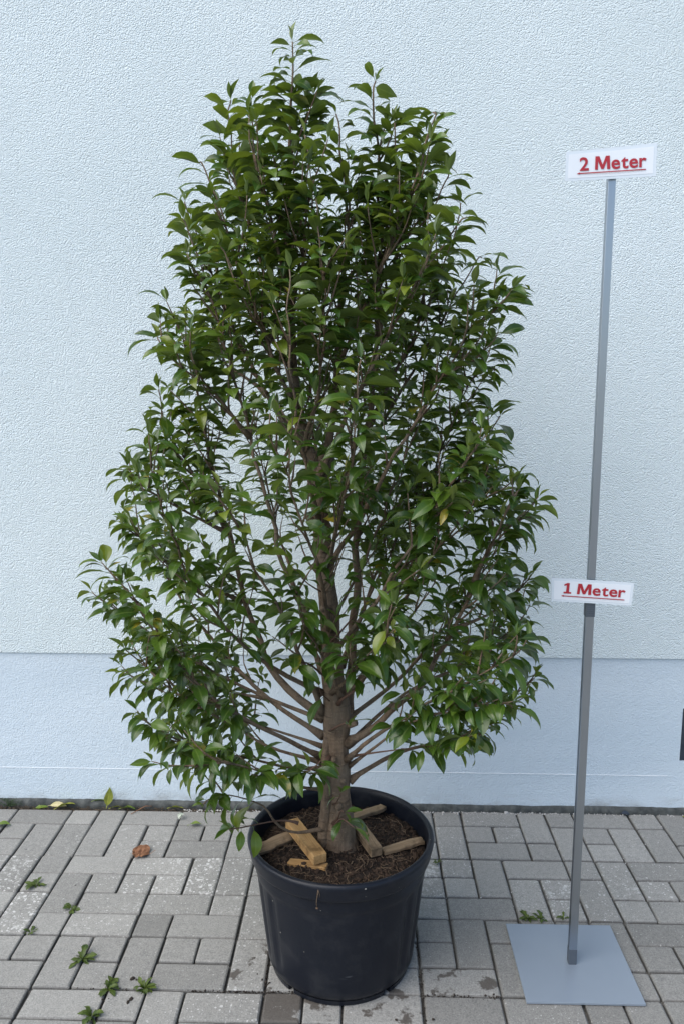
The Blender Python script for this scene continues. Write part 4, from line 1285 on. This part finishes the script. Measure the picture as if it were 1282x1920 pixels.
# ------------------------------------------------------------------ weeds in the joints
def weed_blade(L, W, arch, seed):
    g = random.Random(seed)
    N = 6
    v, f, rib = [], [], []
    x = z = 0.0; a = arch
    prof = [.12, .30, .62, .50, .85, .55, .05]
    for i in range(N + 1):
        w = W * .5 * prof[i] * g.uniform(.8, 1.2)
        for (s, r_) in ((-1, 0), (0, 1), (1, 0)):
            v.append((x - math.sin(a) * abs(s) * w * .3, s * w, z + abs(s) * w * .3)); rib.append(r_)
        x += math.cos(a) * L / N; z += math.sin(a) * L / N
        a -= arch * 1.5 / N
    for i in range(N):
        for k in range(2):
            p = i * 3 + k
            f.append((p, p + 3, p + 4, p + 1))
    return v, f, rib
def weed(label, x, y, size, n, seed, grp='weeds sprouting from the paving joints'):
    g = random.Random(seed)
    e = tag(empty('weed', (x, y, -0.002)), label, 'weed', grp)
    n = int(n * 1.8)
    for k in range(n):
        L = size * .88 * g.uniform(.45, 1.1)
        mb = MB(); v, f, rib = weed_blade(L, L * g.uniform(.32, .52), g.uniform(.25, 1.25), seed * 50 + k)
        mb.add(v, f, rib=rib)
        o = mb.build('leaf', M_WEED, e)
        o.rotation_euler = (g.gauss(0, .2), g.gauss(0, .1), 6.283 * k / n + g.gauss(0, .35))
weed('broad low weed tuft farthest up the left paving', -.655, -.478, .044, 10, 1)
weed('small weed beside the long paver a step right of the topmost left tuft', -.508, -.586, .032, 8, 2)
weed('thin flat sprig of weed near the left edge of the photo', -.585, -.692, .030, 6, 3)
weed('largest spreading weed, between two square pavers on the left', -.404, -.795, .050, 11, 4)
weed('upright weed with two tall leaves, next to dark soil crumbs', -.300, -.900, .044, 8, 5)
weed('flat star-shaped dull weed nearest to the tub on the left', -.207, -.897, .044, 11, 6)
weed('weed in the lowest joint at the bottom edge of the photo', -.312, -.992, .044, 9, 7)
weed('bright weed clump left of two behind the base plate', .826, -.596, .042, 10, 8)
weed('smaller rounded weed clump right of two behind the base plate', .864, -.594, .034, 7, 9)
weed('tiny weed sprig close behind the pole of the height gauge', .930, -.592, .028, 5, 10)
weed('lone pale weed seedling right of the tub rim', .591, -.325, .030, 5, 11)

# ------------------------------------------------------------------ fallen leaves
M_YEL = mat_flat_leaf('yellowing leaf', (0.20, 0.24, 0.035), (0.36, 0.36, 0.06), .5, .15)
M_GRN = mat_flat_leaf('fallen green leaf', (0.085, 0.15, 0.02), (0.17, 0.22, 0.035), .45, .15)
M_BRN = mat_flat_leaf('withered brown leaf', (0.13, 0.055, 0.025), (0.27, 0.13, 0.065), .8, .05)
M_PALE = mat_flat_leaf('bleached leaf', (0.42, 0.38, 0.18), (0.52, 0.46, 0.28), .7, .1)
def fallen(label, x, y, z, L, W, rz, mat, tilt=0.0, roll=0.0, droop=.5, fold=.35, seed=1, name='fallen_leaf'):
    v, f, rib = leaf_geo(L, W, droop, fold, .2, .12, seed, .18)
    v = [tuple(q) for q in v]
    mb = MB(); mb.add(v, f, rib=rib)
    o = mb.build(name, mat)
    o.location = (x, y, z)
    o.rotation_euler = (roll, tilt, rz)
    return tag(o, label, 'leaf', 'fallen leaves on the paving and along the wall')
fallen('small green leaf tip lying in the litter at far left below the wall', -.850, -.022, -.002, .045, .020, .25, M_GRN, 0, .2, .4, .3, 3)
fallen('bleached cream leaf with a curled edge at the wall foot', -.800, -.012, .004, .062, .022, -.05, M_PALE, -.05, .5, .6, .6, 4)
fallen('broad glossy yellow-green leaf overlapping the first pavers left', -.768, -.036, .003, .066, .034, .35, M_YEL, -.22, -.5, .9, .3, 5)
fallen('pale green leaf standing upright against the wall', -.582, -.020, .000, .066, .034, 1.2, M_YEL, -1.25, .9, .35, .25, 6)
fallen('dull green leaf lying flat just left of the upright one', -.640, -.008, .021, .048, .024, .05, M_GRN, -.05, -.7, .6, .3, 7)
fallen('yellowish narrow leaf just right of the upright one', -.573, -.022, .001, .044, .022, .25, M_YEL, -.1, -.6, .9, .3, 8)
fallen('flat green leaf with a shiny top, right of the upright one', -.535, -.026, .003, .055, .032, -.02, M_GRN, -.10, -.5, .8, .3, 9)
fallen('yellow strip of leaf in the dark gap left of the tub', -.360, -.018, .004, .052, .020, .05, M_YEL, 0, -.6, .5, .5, 10)
mb = MB(); gg = random.Random(4); vv, ff = [], []
for i in range(9):
    for j in range(9):
        u, w_ = i / 4 - 1, j / 4 - 1
        x_, y_ = u * math.sqrt(1 - w_ * w_ / 2), w_ * math.sqrt(1 - u * u / 2)
        k_ = 1 + .38 * noise.noise((math.atan2(y_, x_) * 1.6, 2.2, 0)) * math.hypot(x_, y_)
        vv.append((x_ * .027 * k_, y_ * .033 * k_, .005 + .009 * noise.noise((x_ * 2.2, y_ * 2.2, 5)) + .005 * abs(y_) + .004 * noise.noise((x_ * 6, y_ * 6, 1))))
ff = [(i * 9 + j, i * 9 + 9 + j, i * 9 + 10 + j, i * 9 + 1 + j) for i in range(8) for j in range(8)]
mb.add(vv, ff)
mb.tube([(.02, -.012, .004), (.034, -.010, .006), (.046, .004, .010)], [.0009, .0008, .0006], 5)
o = mb.build('fallen_leaf', M_BRN, smooth=False); o.location = (-.378, -.298, .0005)
tag(o, 'torn reddish-brown leaf crumpled on the paving', 'leaf', 'fallen leaves on the paving and along the wall')
fallen('green leaf on the paving cut by the left edge of the photo', -.945, -.160, .003, .060, .034, .25, M_GRN, -.1, -.3, .8, .3, 13)
fallen('dark olive leaf tip lying in shade left of the hanging branch', -.262, -.128, .003, .042, .026, .1, M_GRN, -.1, -.3, .6, .3, 14)
fallen('yellow leaf fragment at the wall foot by the right photo edge', 1.492, -.020, .003, .040, .020, -.4, M_YEL, 0, -.4, .5, .4, 15)
fallen('curled black leaf scrap at the wall foot right of the pole', 1.270, -.014, .006, .034, .016, .1, M_FRAME, .0, .4, .9, .5, 16)
# a broken stalk, a fern and a pale petal
mb = MB(); mb.tube([(-.480, -.058, .003), (-.470, -.045, .004), (-.452, -.028, .008), (-.438, -.018, .012), (-.415, -.014, .010)], [.0012, .0013, .0016, .0014, .0008], 6)
tag(mb.build('dry_stalk', M_BRN), 'curved brown leaf stalk resting on the first row of pavers', 'stalk')
v, f, rib = leaf_geo(.03, .018, 1.5, .7, .3, .2, 3, .1)
mb = MB(); mb.add(v, f, rib=rib); v, f, rib = leaf_geo(.026, .016, 1.2, .8, .3, .2, 5, .1); mb.add([(a * .8, -b, c + .006) for a, b, c in v], f, rib=rib)
M_PETAL = mat_flat_leaf('bleached petal', (0.42, 0.47, 0.36), (0.55, 0.58, 0.50), .7, .1)
o = mb.build('withered_flower', M_PETAL); o.location = (-.300, -.092, .003); o.rotation_euler = (0, -.5, 1.1)
tag(o, 'small crumpled whitish petal lying in a paver joint', 'petal')
mb = MB(); g = random.Random(5)
for k in range(16):
    a = g.uniform(.2, 2.9); L = g.uniform(.03, .06)
    p = Vector((-.945, -.012, .0)); pts = [p]
    for j in range(4):
        p = p + Vector((math.cos(a) * L / 4, g.gauss(0, .003), abs(math.sin(a)) * L / 4 * (1 - .2 * j))); pts.append(p)
    mb.tube(pts, [.0008, .0008, .0007, .0006, .0004], 4)
    for q in pts[1:]:
        for sg in (-1, 1):
            mb.tube([q, q + Vector((math.cos(a + sg) * .009, 0, abs(math.sin(a + sg * .8)) * .008))], [.0007, .0003], 3)
M_FERN = mat_noise('feathery weed', (0.035, 0.06, 0.03), (0.07, 0.11, 0.05), 80, 0.7)
tag(mb.build('feathery_weed', M_FERN), 'dark feathery weed growing against the wall at far left', 'weed')
